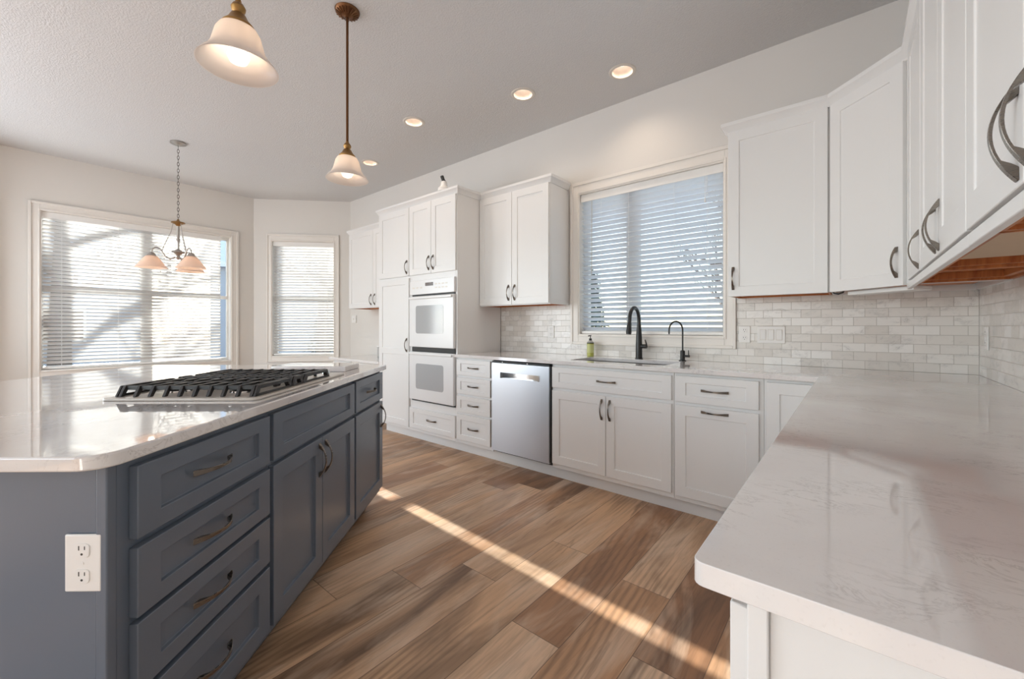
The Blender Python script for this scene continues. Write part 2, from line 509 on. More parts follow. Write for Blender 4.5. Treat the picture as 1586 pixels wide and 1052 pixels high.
structure(MB().poly([(-7.0, -4.2), (0.7, -4.2), (0.7, 3.4), (-7.0, 3.4)], -0.12, 0.0).build('floor', 'floor'))
structure(MB().poly([(-7.0, -4.2), (0.7, -4.2), (0.7, 3.4), (-7.0, 3.4)], ZC, ZC + 0.20,
                    [circle(x, y, CAN_R) for x, y in CANS]).build('ceiling', 'ceiling'))

def wall(name, p0, p1, openings=(), t=0.15, ext=(0.1, 0.1), mat='wall'):
    """inner face on the line p0-p1, thickness to the left of the walking direction; openings (s0, s1, z0, z1)"""
    p0, p1 = Vector(p0), Vector(p1); L = (p1 - p0).length; d = (p1 - p0) / L
    xs = sorted({-ext[0], L + ext[1], *[o[0] for o in openings], *[o[1] for o in openings]})
    zs = sorted({0.0, ZC, *[o[2] for o in openings], *[o[3] for o in openings]})
    mb = MB(); bm = mb.bm
    hole = lambda i, k: any(o[0] - 1e-6 <= xs[i] and xs[i + 1] <= o[1] + 1e-6 and o[2] - 1e-6 <= zs[k] and zs[k + 1] <= o[3] + 1e-6 for o in openings)
    nx, nz = len(xs) - 1, len(zs) - 1
    solid = lambda i, k: 0 <= i < nx and 0 <= k < nz and not hole(i, k)
    def q(*p): bm.faces.new([bm.verts.new(v) for v in p])
    for i in range(nx):
        for k in range(nz):
            if not solid(i, k): continue
            a, b, c, e = xs[i], xs[i + 1], zs[k], zs[k + 1]
            q((a, 0, c), (b, 0, c), (b, 0, e), (a, 0, e)); q((b, t, c), (a, t, c), (a, t, e), (b, t, e))
            if not solid(i - 1, k): q((a, t, c), (a, 0, c), (a, 0, e), (a, t, e))
            if not solid(i + 1, k): q((b, 0, c), (b, t, c), (b, t, e), (b, 0, e))
            if not solid(i, k - 1): q((a, t, c), (b, t, c), (b, 0, c), (a, 0, c))
            if not solid(i, k + 1): q((a, 0, e), (b, 0, e), (b, t, e), (a, t, e))
    mb.merge()
    o = structure(at(mb.build(name, mat), (p0.x, p0.y, 0), atan2(d.y, d.x)))
    return o

WIN3 = (-1.895 - XB, -0.706 - XB, 1.092, 2.352)           # over the sink, measured along the back wall
wall('wall_back', (XB, YB), (XR, YB), [WIN3])
wall('wall_right', (XR, YB), (XR, YR))
wall('wall_rear', (XR, YR), (XB, YR), [(1.0, 5.9, 0.25, 2.75)])  # unseen opening, put in for the rear fill light
wall('wall_left_rear', (XB, YR), (XB, -1.085), [(0.3, 2.5, 0.05, 2.45)], ext=(0.1, 0.0))  # unseen opening, invented so side fill light can enter
L_S = (Vector((XL, -0.10)) - Vector((XB, -1.085))).length
wall('wall_bay_south', (XB, -1.085), (XL, -0.10), [(0.25, 1.12, 0.725, 2.43)], ext=(0.0, 0.1))
WIN1 = (0.187 + 0.10, 1.964 + 0.10, 0.685, 2.43)
wall('wall_left', (XL, -0.10), (XL, BAY0.y), [WIN1])
L_B = (BAY1 - BAY0).length
WIN2 = (L_B - 1.113, L_B - 0.230, 0.725, 2.43)
wall('wall_bay', BAY0, BAY1, [WIN2])

def window(n, loc, rz, op, mullions=(), rail=None, casing=(0.086, 0.086, 0.086, 0.086), stile=0.03):
    """casing, jamb, vinyl frame and glass in a wall opening; local x along the wall, y outward"""
    s0, s1, z0, z1 = op
    r = empty_structure('window_%d' % n, (loc[0], loc[1], 0), rz)
    cl, cr, cb, ct = casing
    c = MB()
    for a, w_, y in ((0.0, 1.0, -0.014), (0.0, 0.16, -0.020), (0.72, 0.28, -0.024)):
        i = a; o_ = a + w_
        c.box(s0 - cl * o_, s0 - cl * i, y, 0, z0 - cb * o_, z1 + ct * o_)
        c.box(s1 + cr * i, s1 + cr * o_, y, 0, z0 - cb * o_, z1 + ct * o_)
        c.box(s0 - cl * i, s1 + cr * i, y, 0, z0 - cb * o_, z0 - cb * i)
        c.box(s0 - cl * i, s1 + cr * i, y, 0, z1 + ct * i, z1 + ct * o_)
    c.build('casing', 'trim', r, 0.003)
    MB().ring(s0 - 0.001, s1 + 0.001, z0 - 0.001, z1 + 0.001, 0.010, 0.010, -0.012, 0.10).build('jamb', 'trim', r)
    f = MB().ring(s0 + 0.009, s1 - 0.009, z0 + 0.009, z1 - 0.009, stile, 0.035, 0.095, 0.145)
    for m_ in mullions: f.box(m_ - 0.055, m_ + 0.055, 0.090, 0.145, z0 + 0.04, z1 - 0.04)
    if rail: f.box(s0 + 0.03, s1 - 0.03, 0.085, 0.135, rail - 0.022, rail + 0.022)
    f.build('frame', 'vinyl', r, 0.003)
    MB().box(s0 + 0.012, s1 - 0.012, 0.125, 0.129, z0 + 0.012, z1 - 0.012).build('glass', 'glass', r)
    return r
RZ_L = pi / 2
d = (BAY1 - BAY0) / L_B; RZ_B = atan2(d.y, d.x)
RZ_S = atan2(-0.10 + 1.085, XL - XB)
window(1, (XL, -0.10), RZ_L, WIN1, [(WIN1[0] + WIN1[1]) / 2 + 0.0], 1.575, stile=0.018)
window(2, BAY0, RZ_B, WIN2, [], 1.568, casing=(0.065, 0.070, 0.080, 0.10))
window(3, (XB, YB), 0, WIN3, [-1.435 - XB], None, casing=(0.078, 0.074, 0.082, 0.100))
window(4, (XB, -1.085), RZ_S, (0.25, 1.12, 0.725, 2.43), [], 1.568)

def blind(label, loc, rz, s0, s1, z0, z1, cords, wand=None, pull=None, slat='slat', pitch=0.0415, tilt=38):
    """horizontal slat blind hung inside a window opening"""
    r = thing('window_blind', label, 'window blind', (loc[0], loc[1], 0), rz, 'white slat blinds in the windows')
    yc = 0.040; hw = 0.025
    MB().box(s0, s1, yc - 0.030, yc - 0.022, z1 - 0.068, z1 - 0.004).box(s0 + .003, s1 - .003, yc - 0.022, yc + 0.03, z1 - 0.05, z1 - 0.004).build('headrail', 'white_plastic', r, 0.002)
    sl = MB(); bm = sl.bm
    ct, st = cos(radians(tilt)), sin(radians(tilt))
    z = z1 - 0.075
    while z > z0 + 0.045:
        prof = []
        for u, b in ((-1, 0), (-0.5, 0.0032), (0, 0.0042), (0.5, 0.0032), (1, 0)):
            prof.append((u * hw, b))
        top = [(yc + u * ct + b * st, z - u * st + b * ct) for u, b in prof]
        bot = [(yc + u * ct + (b - 0.0024) * st, z - u * st + (b - 0.0024) * ct) for u, b in reversed(prof)]
        pts = top + bot
        sl.loft([[(s0 + 0.004, y, q_) for y, q_ in pts], [(s1 - 0.004, y, q_) for y, q_ in pts]])
        z -= pitch
    sl.build('slats', slat, r)
    MB().box(s0 + .002, s1 - .002, yc - 0.024, yc + 0.024, z0 + 0.004, z0 + 0.028).build('bottom_rail', 'white_plastic', r, 0.004)
    c = MB()
    for x in cords:
        for y in (yc - 0.0265, yc + 0.0265): c.tube([(x, y, z1 - 0.06), (x, y, z0 + 0.02)], 0.0011, 5)
    c.build('ladder_cord', 'white_plastic', r)
    if wand:
        x, zb = wand
        MB().tube([(x, yc - 0.036, z1 - 0.07), (x, yc - 0.040, zb)], 0.0042, 8).build('tilt_wand', 'clear_plastic', r)
    if pull:
        x, zb = pull
        p = MB().tube([(x, yc - 0.035, z1 - 0.07), (x, yc - 0.036, zb + 0.03)], 0.0013, 5)
        p.tube([(x + 0.012, yc - 0.035, z1 - 0.07), (x + 0.004, yc - 0.036, zb + 0.03)], 0.0013, 5)
        p.lathe([(0.002, zb + 0.035), (0.004, zb + 0.03), (0.007, zb), (0.003, zb - 0.002)], 10, (x + 0.002, yc - 0.036, 0))
        p.build('pull_cord', 'white_plastic', r)
    return r
a, b, z0, z1 = WIN1
blind('wide white slat blind across the large bay window beyond the island', (XL, -0.10), RZ_L, a + 0.010, b - 0.112, z0 + 0.012, z1 - 0.006,
      [a + 0.16, a + 0.62, (a + b) / 2 + 0.2, b - 0.24], None, (b - 0.15, 1.66))
a, b, z0, z1 = WIN2
blind('narrow white slat blind in the angled bay window beside the built-in desk', BAY0, RZ_B, a + 0.012, b - 0.014, z0 + 0.012, z1 - 0.006,
      [a + 0.12, b - 0.14], None, (b - 0.10, 1.36))
a, b, z0, z1 = WIN3
blind('white slat blind in the window above the kitchen sink', (XB, YB), 0, a + 0.012, b - 0.012, z0 + 0.008, z1 - 0.006,
      [a + 0.21, a + 0.36 + 0.1, b - 0.36, b - 0.12], (a + 0.125, 1.62), (b - 0.135, 2.08), 'slat_brightened', tilt=32)

# ------------------------------------------------------------------ cabinet joinery
def shaker(root, name, x0, x1, z0, z1, mat='cabinet', stile=0.062, rail=None, mid=None, y=-0.020, th=0.019, rec=0.0075, label=None):
    """a framed door or drawer front with a recessed flat panel, front face at local y"""
    rail = rail or stile
    if mat == 'island': rec = 0.0115
    mb = MB(); bm = mb.bm
    cells = [(z0 + rail, z1 - rail)] if mid is None else [(z0 + rail, mid - rail * 0.5), (mid + rail * 0.5, z1 - rail)]
    zs = sorted({z0, z1, *[c for p in cells for c in p]})
    xs = [x0, x0 + stile, x1 - stile, x1]
    def q(*p): bm.faces.new([bm.verts.new(v) for v in p])
    yf, yb = y, y + th
    for i in range(3):
        for k in range(len(zs) - 1):
            a, b, c, e = xs[i], xs[i + 1], zs[k], zs[k + 1]
            if i == 1 and any(abs(c - p[0]) < 1e-6 and abs(e - p[1]) < 1e-6 for p in cells):
                s = 0.0012; yr = yf + rec
                q((a, yf, c), (b, yf, c), (b - s, yr, c + s), (a + s, yr, c + s)); q((b, yf, c), (b, yf, e), (b - s, yr, e - s), (b - s, yr, c + s))
                q((b, yf, e), (a, yf, e), (a + s, yr, e - s), (b - s, yr, e - s)); q((a, yf, e), (a, yf, c), (a + s, yr, c + s), (a + s, yr, e - s))
                q((a + s, yr, c + s), (b - s, yr, c + s), (b - s, yr, e - s), (a + s, yr, e - s))
            else:
                q((a, yf, c), (b, yf, c), (b, yf, e), (a, yf, e))
    for k in range(len(zs) - 1):
        c, e = zs[k], zs[k + 1]
        q((x0, yb, c), (x0, yf, c), (x0, yf, e), (x0, yb, e)); q((x1, yf, c), (x1, yb, c), (x1, yb, e), (x1, yf, e))
    for i in range(3):
        a, b = xs[i], xs[i + 1]
        q((a, yb, z0), (b, yb, z0), (b, yf, z0), (a, yf, z0)); q((a, yf, z1), (b, yf, z1), (b, yb, z1), (a, yb, z1))
    q((x1, yb, z0), (x0, yb, z0), (x0, yb, z1), (x1, yb, z1))
    mb.merge()
    o = mb.build(name, mat, root, 0.0018, 2)
    if label: o['label'] = label
    return o

def pull(parent, x, z, vertical, y=-0.020, L=0.146, mat='bronze', h=0.030):
    """arched bow pull, flared at both feet"""
    secs = []
    N = 22
    for i in range(N + 1):
        t = -1 + 2 * i / N
        yo = h * (1 - t * t) + 0.0015
        w = 0.0042 + 0.0036 * abs(t) ** 1.6
        yi = yo - 0.0042
        if abs(t) > 0.62: yi = 0.0 if abs(t) > 0.66 else yi * 0.5
        yi = min(yi, yo - 0.0012)
        a = t * L / 2
        if vertical: secs.append([(x - w, y - yo, z + a), (x + w, y - yo, z + a), (x + w, y - yi, z + a), (x - w, y - yi, z + a)])
        else: secs.append([(x + a, y - yo, z - w), (x + a, y - yo, z + w), (x + a, y - yi, z + w), (x + a, y - yi, z - w)])
    return MB().loft(secs).build('handle', mat, parent, 0.0008, 1)

def carcass(root, w, d, z0, z1, mat='cabinet', front=True, top=True, bottom_mat=None, lift=0.0, opening=None, name='body', ends=''):
    t = 0.018
    mb = MB()
    zs = z0 + lift + 0.013 if bottom_mat else z0
    mb.box(0, t, 0.018, d, zs, z1).box(w - t, w, 0.018, d, zs, z1).box(t, w - t, d - t, d, zs + 0.001, z1 - 0.001)
    if bottom_mat and ends: 
        for e_ in ends: mb.box(0 if e_ == 'a' else w - 0.006, 0.006 if e_ == 'a' else w, 0.018, d, z0, zs)
    if front:
        if opening:
            a0, a1, b0, b1 = opening
            mb.box(0, a0, 0, t, z0, z1).box(a1, w, 0, t, z0, z1).box(a0, a1, 0, t, z0, b0).box(a0, a1, 0, t, b1, z1)
        else: mb.box(0, w, 0, t, z0, z1)
    if top: mb.box(t, w - t, t, d - t, z1 - t, z1 - 0.0005)
    if not bottom_mat: mb.box(t, w - t, t, d - t, z0 + 0.0005, z0 + t)
    o = mb.build(name, mat, root, 0.0012, 1)
    if bottom_mat:
        b = MB().box(t, w - t, t, d - t, z0 + lift, z0 + lift + 0.012)
        b.box(t, w - t, t + .0005, t + 0.016, z0 + 0.002, z0 + lift)
        b.box(0.0065, t, t + .0005, d, z0 + 0.002, z0 + lift + .012).box(w - t, w - .0065, t + .0005, d, z0 + 0.002, z0 + lift + .012).box(t, w - t, d - t, d, z0 + 0.002, z0 + lift + .012)
        b.box(t, t + 0.03, t + 0.017, d - t, z0 + 0.012, z0 + lift).box(w - t - 0.03, w - t, t + 0.017, d - t, z0 + 0.012, z0 + lift)
        b.box(t + .031, w - t - .031, d - t - 0.022, d - t, z0 + 0.012, z0 + lift)
        bo = b.build('bottom_panel', bottom_mat, root, 0.001, 1); bo['label'] = 'bare orange oak underside'
    return o

FY = 2.620      # face frames of the back run; door fronts stand at 2.600
DB = YB - FY - 0.010

# --- tall pantry
PX = -4.085
r = thing('pantry_cabinet', 'tall white pantry cabinet with a two-panel lower door beside the double oven', 'cabinet', (PX, FY, 0))
carcass(r, 0.552, DB, 0.10, 2.41)
dr = shaker(r, 'door', 0.010, 0.549, 1.69, 2.395); pull(dr, 0.52, 1.783, True)
dr = shaker(r, 'door', 0.010, 0.549, 0.13, 1.668, mid=0.905, label='tall two-panel lower door'); pull(dr, 0.52, 0.975, True)

# --- oven cabinet with the oven opening
OX = -3.532
r = thing('oven_cabinet', 'tall white cabinet framing the double wall oven, smooth side panel', 'cabinet', (OX, FY, 0))
carcass(r, 0.712, DB, 0.10, 2.41, opening=(0.030, 0.686, 0.412, 1.628))
dr = shaker(r, 'door', 0.006, 0.352, 1.69, 2.395); pull(dr, 0.321, 1.793, True)
dr = shaker(r, 'door', 0.356, 0.702, 1.69, 2.395); pull(dr, 0.388, 1.793, True)
dr = shaker(r, 'drawer', 0.010, 0.698, 0.135, 0.340, rail=0.045); pull(dr, 0.355, 0.245, False)

# --- the double wall oven
r = thing('double_wall_oven', 'white built-in double wall oven with grey door windows', 'oven', (OX, FY, 0))
MB().box(0.036, 0.680, 0.0, 0.54, 0.420, 1.622).build('housing', 'black_rough', r)
cp = MB().box(0.026, 0.694, -0.026, -0.002, 1.488, 1.630).build('control_panel', 'oven_white', r, 0.004)
MB().box(0.275, 0.395, -0.0275, -0.024, 1.567, 1.600).build('display', 'display', cp, 0.001)
for i in range(4):
    for j in range(2): MB().box(0.42 + i * 0.05, 0.45 + i * 0.05, -0.0272, -0.025, 1.538 + j * 0.035, 1.550 + j * 0.035).build('touch_key', 'can_ring', cp)
for i in range(3): MB().box(0.07 + i * 0.06, 0.105 + i * 0.06, -0.0272, -0.025, 1.548, 1.562).build('touch_key', 'can_ring', cp)
for nm, z0, z1, wz0, wz1 in (('upper', 0.962, 1.470, 1.098, 1.375), ('lower', 0.432, 0.914, 0.545, 0.798)):
    od = MB().box(0.028, 0.692, -0.034, -0.003, z0, z1).build('door', 'oven_white', r, 0.006, 3)
    rr = 0.025; pts = []
    for cx, cz, a0 in ((0.552 - rr, wz1 - rr, 0), (0.135 + rr, wz1 - rr, 90), (0.135 + rr, wz0 + rr, 180), (0.552 - rr, wz0 + rr, 270)):
        for k in range(6):
            a = radians(a0 + k * 18); pts.append((cx + rr * cos(a), cz + rr * sin(a)))
    g = MB(); g.loft([[(x, -0.0352, z) for x, z in pts], [(x, -0.030, z) for x, z in pts]])
    g.build('window', 'oven_glass', od)
    MB().box(0.040, 0.680, -0.052, -0.034, z1 - 0.030, z1 - 0.006).build('handle', 'oven_white', od, 0.006, 3)
MB().box(0.045, 0.690, -0.012, -0.002, 0.921, 0.957).build('vent_trim', 'slot', r, 0.001)
MB().box(0.040, 0.690, -0.010, -0.001, 0.417, 0.427).build('lower_trim', 'black_rough', r)

# --- four drawer base
DX = -2.818
r = thing('drawer_cabinet', 'narrow white base cabinet with four drawers beside the dishwasher', 'cabinet', (DX, FY, 0))
carcass(r, 0.446, DB, 0.10, 0.883, top=False)
for z0, z1 in ((0.726, 0.868), (0.557, 0.705), (0.389, 0.536), (0.135, 0.368)):
    dr = shaker(r, 'drawer', 0.005, 0.424, z0, z1, stile=0.052, rail=0.036 if z1 - z0 < 0.2 else 0.05); pull(dr, 0.214, (z0 + z1) / 2, False, L=0.135)

# --- dishwasher
WX = -2.370
r = thing('dishwasher', 'stainless steel dishwasher with a pocket handle under the counter', 'dishwasher', (WX, FY, 0))
MB().box(0.008, 0.596, 0.010, 0.57, 0.105, 0.878).build('tub', 'black_rough', r)
p = MB()
hx0, hx1, hz0, hz1 = 0.105, 0.500, 0.742, 0.786
# door skin with a pocket
p.box(0.004, hx0, -0.030, 0.008, 0.125, 0.862).box(hx1, 0.592, -0.030, 0.008, 0.125, 0.862)
p.box(hx0, hx1, -0.030, 0.008, 0.125, hz0).box(hx0, hx1, -0.030, 0.008, hz1, 0.862)
p.merge(); 
dd = p.build('door', 'steel', r)
h = MB()
secs = []
for i in range(25):
    t = -1 + i / 12
    x = (hx0 + hx1) / 2 + t * (hx1 - hx0) / 2
    yb_ = -0.003 - 0.034 * abs(t) ** 3.0
    lo = hz0 - 0.002; hi = hz1 + 0.002
    secs.append([(x, yb_ - 0.0, lo), (x, yb_ + 0.008, lo), (x, yb_ + 0.008, hi), (x, yb_ - 0.0, hi)])
h.loft(secs).build('pocket_handle', 'chrome', dd, 0, smooth=True)
MB().box(0.004, 0.592, -0.026, 0.008, 0.864, 0.878).build('control_strip', 'black_rough', r, 0.001)
MB().box(0.593, 0.602, 0.0, 0.05, 0.125, 0.878).build('side_gasket', 'black_rough', r)
for x in (0.12, 0.38): MB().lathe([(0.004, -0.0275), (0.006, -0.026)], 10, (x, 0, 0.871), 'y').build('indicator', 'white_plastic', r)

# --- sink base
SX = -1.766
r = thing('sink_cabinet', 'white base cabinet below the sink with false front and two doors', 'cabinet', (SX, FY, 0))
carcass(r, 0.907, DB, 0.10, 0.883, top=False)
dr = shaker(r, 'false_drawer', 0.008, 0.895, 0.710, 0.864, stile=0.06, rail=0.042); pull(dr, 0.452, 0.787, False)
dr = shaker(r, 'door', 0.008, 0.449, 0.135, 0.688); pull(dr, 0.422, 0.592, True)
dr = shaker(r, 'door', 0.453, 0.895, 0.135, 0.688); pull(dr, 0.482, 0.592, True)

# --- drawer over pull-out
TX = -0.858
r = thing('pullout_cabinet', 'white base cabinet with one drawer above a pull-out front, next to the corner', 'cabinet', (TX, FY, 0))
carcass(r, 0.480, DB, 0.10, 0.883, top=False)
dr = shaker(r, 'drawer', 0.010, 0.458, 0.708, 0.868, rail=0.042); pull(dr, 0.235, 0.788, False, L=0.15)
dr = shaker(r, 'pullout_front', 0.010, 0.458, 0.130, 0.688); pull(dr, 0.235, 0.662, False, L=0.15)

# --- blind corner base
KX = -0.377
r = thing('corner_cabinet', 'white corner base cabinet with a plain door partly behind the counter overhang', 'cabinet', (KX, FY, 0))
carcass(r, 0.268, DB, 0.10, 0.883, top=False)
dr = shaker(r, 'door', 0.012, 0.250, 0.130, 0.868)

structure(MB().box(PX + 0.02, -0.13, 2.690, 2.712, 0.0, 0.098).build('baseboard_back', 'cabinet', None, 0.002))

# --- run along the right wall (faces the aisle), end panel towards the camera
EY = 0.497
for nm, y0, y1, lab in (('base_cabinet', EY, 1.30, 'white base cabinet at the near end of the counter, framed end panel'),
                        ('base_cabinet', 1.302, 2.60, 'white base cabinet under the counter run along the tiled side wall')):
    r = thing(nm, lab, 'cabinet', (-0.085, y1, 0), -pi / 2, 'base cabinets under the long counter')
    w = y1 - y0
    carcass(r, w, 0.575, 0.10, 0.883, top=False)
    n = 2 if w < 1 else 3
    for i in range(n):
        a = 0.006 + i * (w - 0.008) / n; b = a + (w - 0.008) / n - 0.004
        dr = shaker(r, 'drawer', a, b, 0.708, 0.868, rail=0.042); pull(dr, (a + b) / 2, 0.788, False)
        dr = shaker(r, 'door', a, b, 0.130, 0.688); pull(dr, b - 0.03 if i % 2 == 0 else a + 0.03, 0.60, True)
    MB().box(0.0, w, 0.075, 0.093, 0.0, 0.099).build('toe_kick', 'cabinet', r)
    if y0 == EY:
        e = MB().box(w + 0.0005, w + 0.008, -0.001, 0.018, 0.0, 0.882)
        e.box(w + 0.0005, w + 0.012, 0.020, 0.575, 0.0, 0.882) if False else None
        e.build('corner_stile', 'cabinet', r, 0.0015)

# ------------------------------------------------------------------ wall cabinets
UZ0, UZ1 = 1.362, 2.412
UY = 2.925
UD = YB - UY - 0.004
r = thing('wall_cabinet', 'white two-door wall cabinet between the oven tower and the sink window', 'wall cabinet', (-2.818, UY, 0))
carcass(r, 0.822, UD, UZ0, UZ1, bottom_mat='oak', lift=0.03, ends='b')
dr = shaker(r, 'door', 0.004, 0.408, UZ0 + 0.008, UZ1 - 0.012); pull(dr, 0.373, 1.478, True)
dr = shaker(r, 'door', 0.412, 0.816, UZ0 + 0.008, UZ1 - 0.012); pull(dr, 0.446, 1.478, True)

r = thing('wall_cabinet', 'white single-door wall cabinet right beside the sink window', 'wall cabinet', (-0.621, UY, 0))
carcass(r, 0.524, UD, UZ0, UZ1, bottom_mat='oak', lift=0.03, ends='a')
dr = shaker(r, 'door', 0.004, 0.510, UZ0 - 0.004, UZ1 - 0.012); pull(dr, 0.034, 1.472, True)

# diagonal corner cabinet: pentagon carcass
XU = 0.185     # door fronts of the run on the right wall
CA = Vector((-0.0965, UY)); CB = Vector((XU + 0.020, UY - (XU + 0.020 + 0.0965)))
r = thing('corner_wall_cabinet', 'white diagonal wall cabinet in the corner with one door', 'wall cabinet', (CA.x, CA.y, 0), -pi / 4)
LD = (CB - CA).length
def loc45(p):
    v = Vector(p) - CA; c_, s_ = cos(pi / 4), sin(pi / 4)
    return (v.x * c_ - v.y * s_, v.x * s_ + v.y * c_)
pent = [loc45(q_) for q_ in (CA, CB, (XR - 0.003, CB.y), (XR - 0.003, YB - 0.003), (CA.x, YB - 0.003))]
MB().poly(pent, UZ0 + 0.045, UZ1).build('body', 'cabinet', r, 0.0012, 1)
cen = (sum(p[0] for p in pent) / 5, sum(p[1] for p in pent) / 5)
sk = MB()
for i in range(5):
    a_, b_ = Vector(pent[i]), Vector(pent[(i + 1) % 5]); q_ = (b_ - a_).normalized(); nn = Vector((-q_.y, q_.x))
    sk.poly([a_, b_, b_ + nn * 0.018 - q_ * 0.01, a_ + nn * 0.018 + q_ * 0.01], UZ0, UZ0 + 0.0445)
sk.build('skirt', 'cabinet', r)
ins = [(cen[0] + (p[0] - cen[0]) * 0.90, cen[1] + (p[1] - cen[1]) * 0.90) for p in pent]
bo = MB().poly(ins, UZ0 + 0.030, UZ0 + 0.044)
bo.build('bottom_panel', 'oak', r)['label'] = 'bare orange oak underside'
dr = shaker(r, 'door', 0.012, LD - 0.022, UZ0 - 0.002, UZ1 - 0.012); pull(dr, LD - 0.050, 1.470, True)

RY1 = CB.y - 0.002
def right_cab(y1, y0, label, doors, hand):
    r = thing('wall_cabinet', label, 'wall cabinet', (XU + 0.020, y1, 0), -pi / 2, 'wall cabinets along the side wall')
    w = y1 - y0
    carcass(r, w, XR - XU - 0.020 - 0.003, UZ0, UZ1, bottom_mat='oak', lift=0.040)
    for (a, b), hx in zip(doors, hand):
        dr = shaker(r, 'door', y1 - a, y1 - b, UZ0 + 0.012, UZ1 - 0.012, stile=0.068, rec=0.0045); pull(dr, y1 - hx, 1.455, True, h=0.028)
    MB().box(0.0, w, -0.016, -0.0005, UZ0 - 0.022, UZ0 + 0.006).build('light_rail', 'cabinet', r, 0.002)
    return r, w
right_cab(RY1, 2.093, 'white one-door wall cabinet next to the corner cabinet', [(2.530, 2.100)], [2.135])
r2, w2 = right_cab(2.091, 1.302, 'white two-door wall cabinet in the middle of the side wall run', [(2.083, 1.692), (1.688, 1.306)], [1.722, 1.658])
right_cab(1.300, 0.505, 'white two-door wall cabinet nearest the camera with a pair of curved pulls', [(1.296, 0.912), (0.908, 0.520)], [0.936, 0.872])

# crown mouldings
CP = [(0.0006, 2.398), (0.006, 2.400), (0.010, 2.408), (0.028, 2.436), (0.034, 2.441), (0.034, 2.462), (0.0006, 2.462)]
yD = UY - 0.001
o = MB().sweep([(-4.086, YB - 0.004), (-4.086, FY - 0.001), (-2.818, FY - 0.001), (-2.818, yD), (-1.995, yD), (-1.995, YB - 0.030)], CP).build('crown_moulding', 'cabinet', None, 0.001, 1)
tag(o, 'white crown moulding stepping from the oven tower to the two-door wall cabinet', 'moulding', 'crown mouldings on the cabinets')
o = MB().sweep([(-0.622, YB - 0.030), (-0.622, yD), (CA.x + 0.0, yD), (CB.x - 0.001, CB.y + 0.0), (CB.x - 0.001, 0.515)], CP).build('crown_moulding', 'cabinet', None, 0.001, 1)
tag(o, 'white crown moulding bending round the corner above the diagonal cabinet', 'moulding', 'crown mouldings on the cabinets')

# built-in desk and the small wall cabinet above it, past the pantry
r = thing('wall_cabinet', 'small white wall cabinet above the built-in desk beyond the pantry', 'wall cabinet', (-5.275, UY, 0))
carcass(r, 1.180, UD, 1.405, 2.412, bottom_mat='oak', lift=0.03, ends='a')
dr = shaker(r, 'door', 0.004, 0.585, 1.410, 2.398); pull(dr, 0.545, 1.51, True)
dr = shaker(r, 'door', 0.589, 1.176, 1.410, 2.398); pull(dr, 0.630, 1.51, True)
o = MB().sweep([(-5.276, YB - 0.004), (-5.276, yD), (-4.145, yD)], CP).build('crown_moulding', 'cabinet', None, 0.001, 1)
tag(o, 'short white crown moulding on the cabinet above the built-in desk', 'moulding', 'crown mouldings on the cabinets')
r = thing('built_in_desk', 'built-in white desk with a pale quartz top beyond the pantry', 'desk', (-5.20, 2.66, 0))
MB().box(-0.03, 1.112, -0.06, 0.570, 0.742, 0.772).build('top', 'quartz', r, 0.004)
MB().box(0.0, 0.42, 0.0, 0.565, 0.08, 0.741).build('pedestal', 'cabinet', r, 0.002)
MB().box(0.421, 1.11, 0.01, 0.028, 0.62, 0.741).build('apron', 'cabinet', r, 0.002)
for z0, z1 in ((0.56, 0.72), (0.34, 0.54), (0.10, 0.32)):
    dr = shaker(r, 'drawer', 0.01, 0.41, z0, z1, rail=0.04); pull(dr, 0.21, (z0 + z1) / 2, False)

# under-cabinet light fixtures
def fixture(label, loc, rz, w, d=0.10):
    o = at(MB().box(-w / 2, w / 2, -d / 2, d / 2, -0.022, 0.0).build('under_cabinet_light', 'white_plastic', None, 0.004), loc, rz)
    tag(o, label, 'light fixture', 'slim lights under the wall cabinets')
fixture('slim white light fixture under the diagonal corner cabinet', (0.13, 2.83, UZ0 - 0.0), -pi / 4, 0.34)
fixture('slim white light fixture under the cabinet between oven tower and window', (-2.20, 3.02, UZ0 + 0.029), 0, 0.36)
o = at(MB().box(-0.28, 0.28, -0.125, 0.125, -0.012, 0.0).build('mounting_board', 'bare_wood_pale', None, 0.002), (0.355, 1.70, UZ0 + 0.039), pi / 2)
tag(o, 'pale plywood board fixed to the oak underside of the side wall cabinets', 'board')
o = MB().tube([(-0.10, 2.945, UZ0 + 0.02), (-0.085, 2.94, UZ0 - 0.006), (-0.065, 2.935, UZ0 - 0.012), (-0.045, 2.93, UZ0 - 0.004), (-0.035, 2.93, UZ0 + 0.016)], 0.0042, 8)
o = o.build('light_cord', 'black_rough', None, smooth=True)
tag(o, 'short black cord looped below the cabinets beside the slim corner light', 'cord')

# ------------------------------------------------------------------ countertops and tile
def rcorner(cx, cy, r, a0, n=6):
    return [(cx + r * cos(radians(a0 + 90 * k / n)), cy + r * sin(radians(a0 + 90 * k / n))) for k in range(n + 1)]
CT0, CT1 = 0.884, 0.914
SINK = (-1.675, -0.950, 2.720, 3.060)
sx0, sx1, sy0, sy1 = SINK
xl = -0.137; yn = 0.475
hole = rcorner(sx1 - .02, sy1 - .02, .02, 0, 4) + rcorner(sx0 + .02, sy1 - .02, .02, 90, 4) + rcorner(sx0 + .02, sy0 + .02, .02, 180, 4) + rcorner(sx1 - .02, sy0 + .02, .02, 270, 4)
outer = [(-2.816, 2.572), (xl, 2.572)] + rcorner(xl + .012, yn + .012, .012, 180, 4) + [(XR - 0.002, yn), (XR - 0.002, YB - 0.001), (-2.816, YB - 0.001)]
o = MB().poly(outer, CT0 + 0.004, CT1, [hole]).build('countertop', 'quartz', None, 0.003, 3)
tag(o, 'white veined quartz countertop turning the corner from the sink to the near right end', 'countertop')

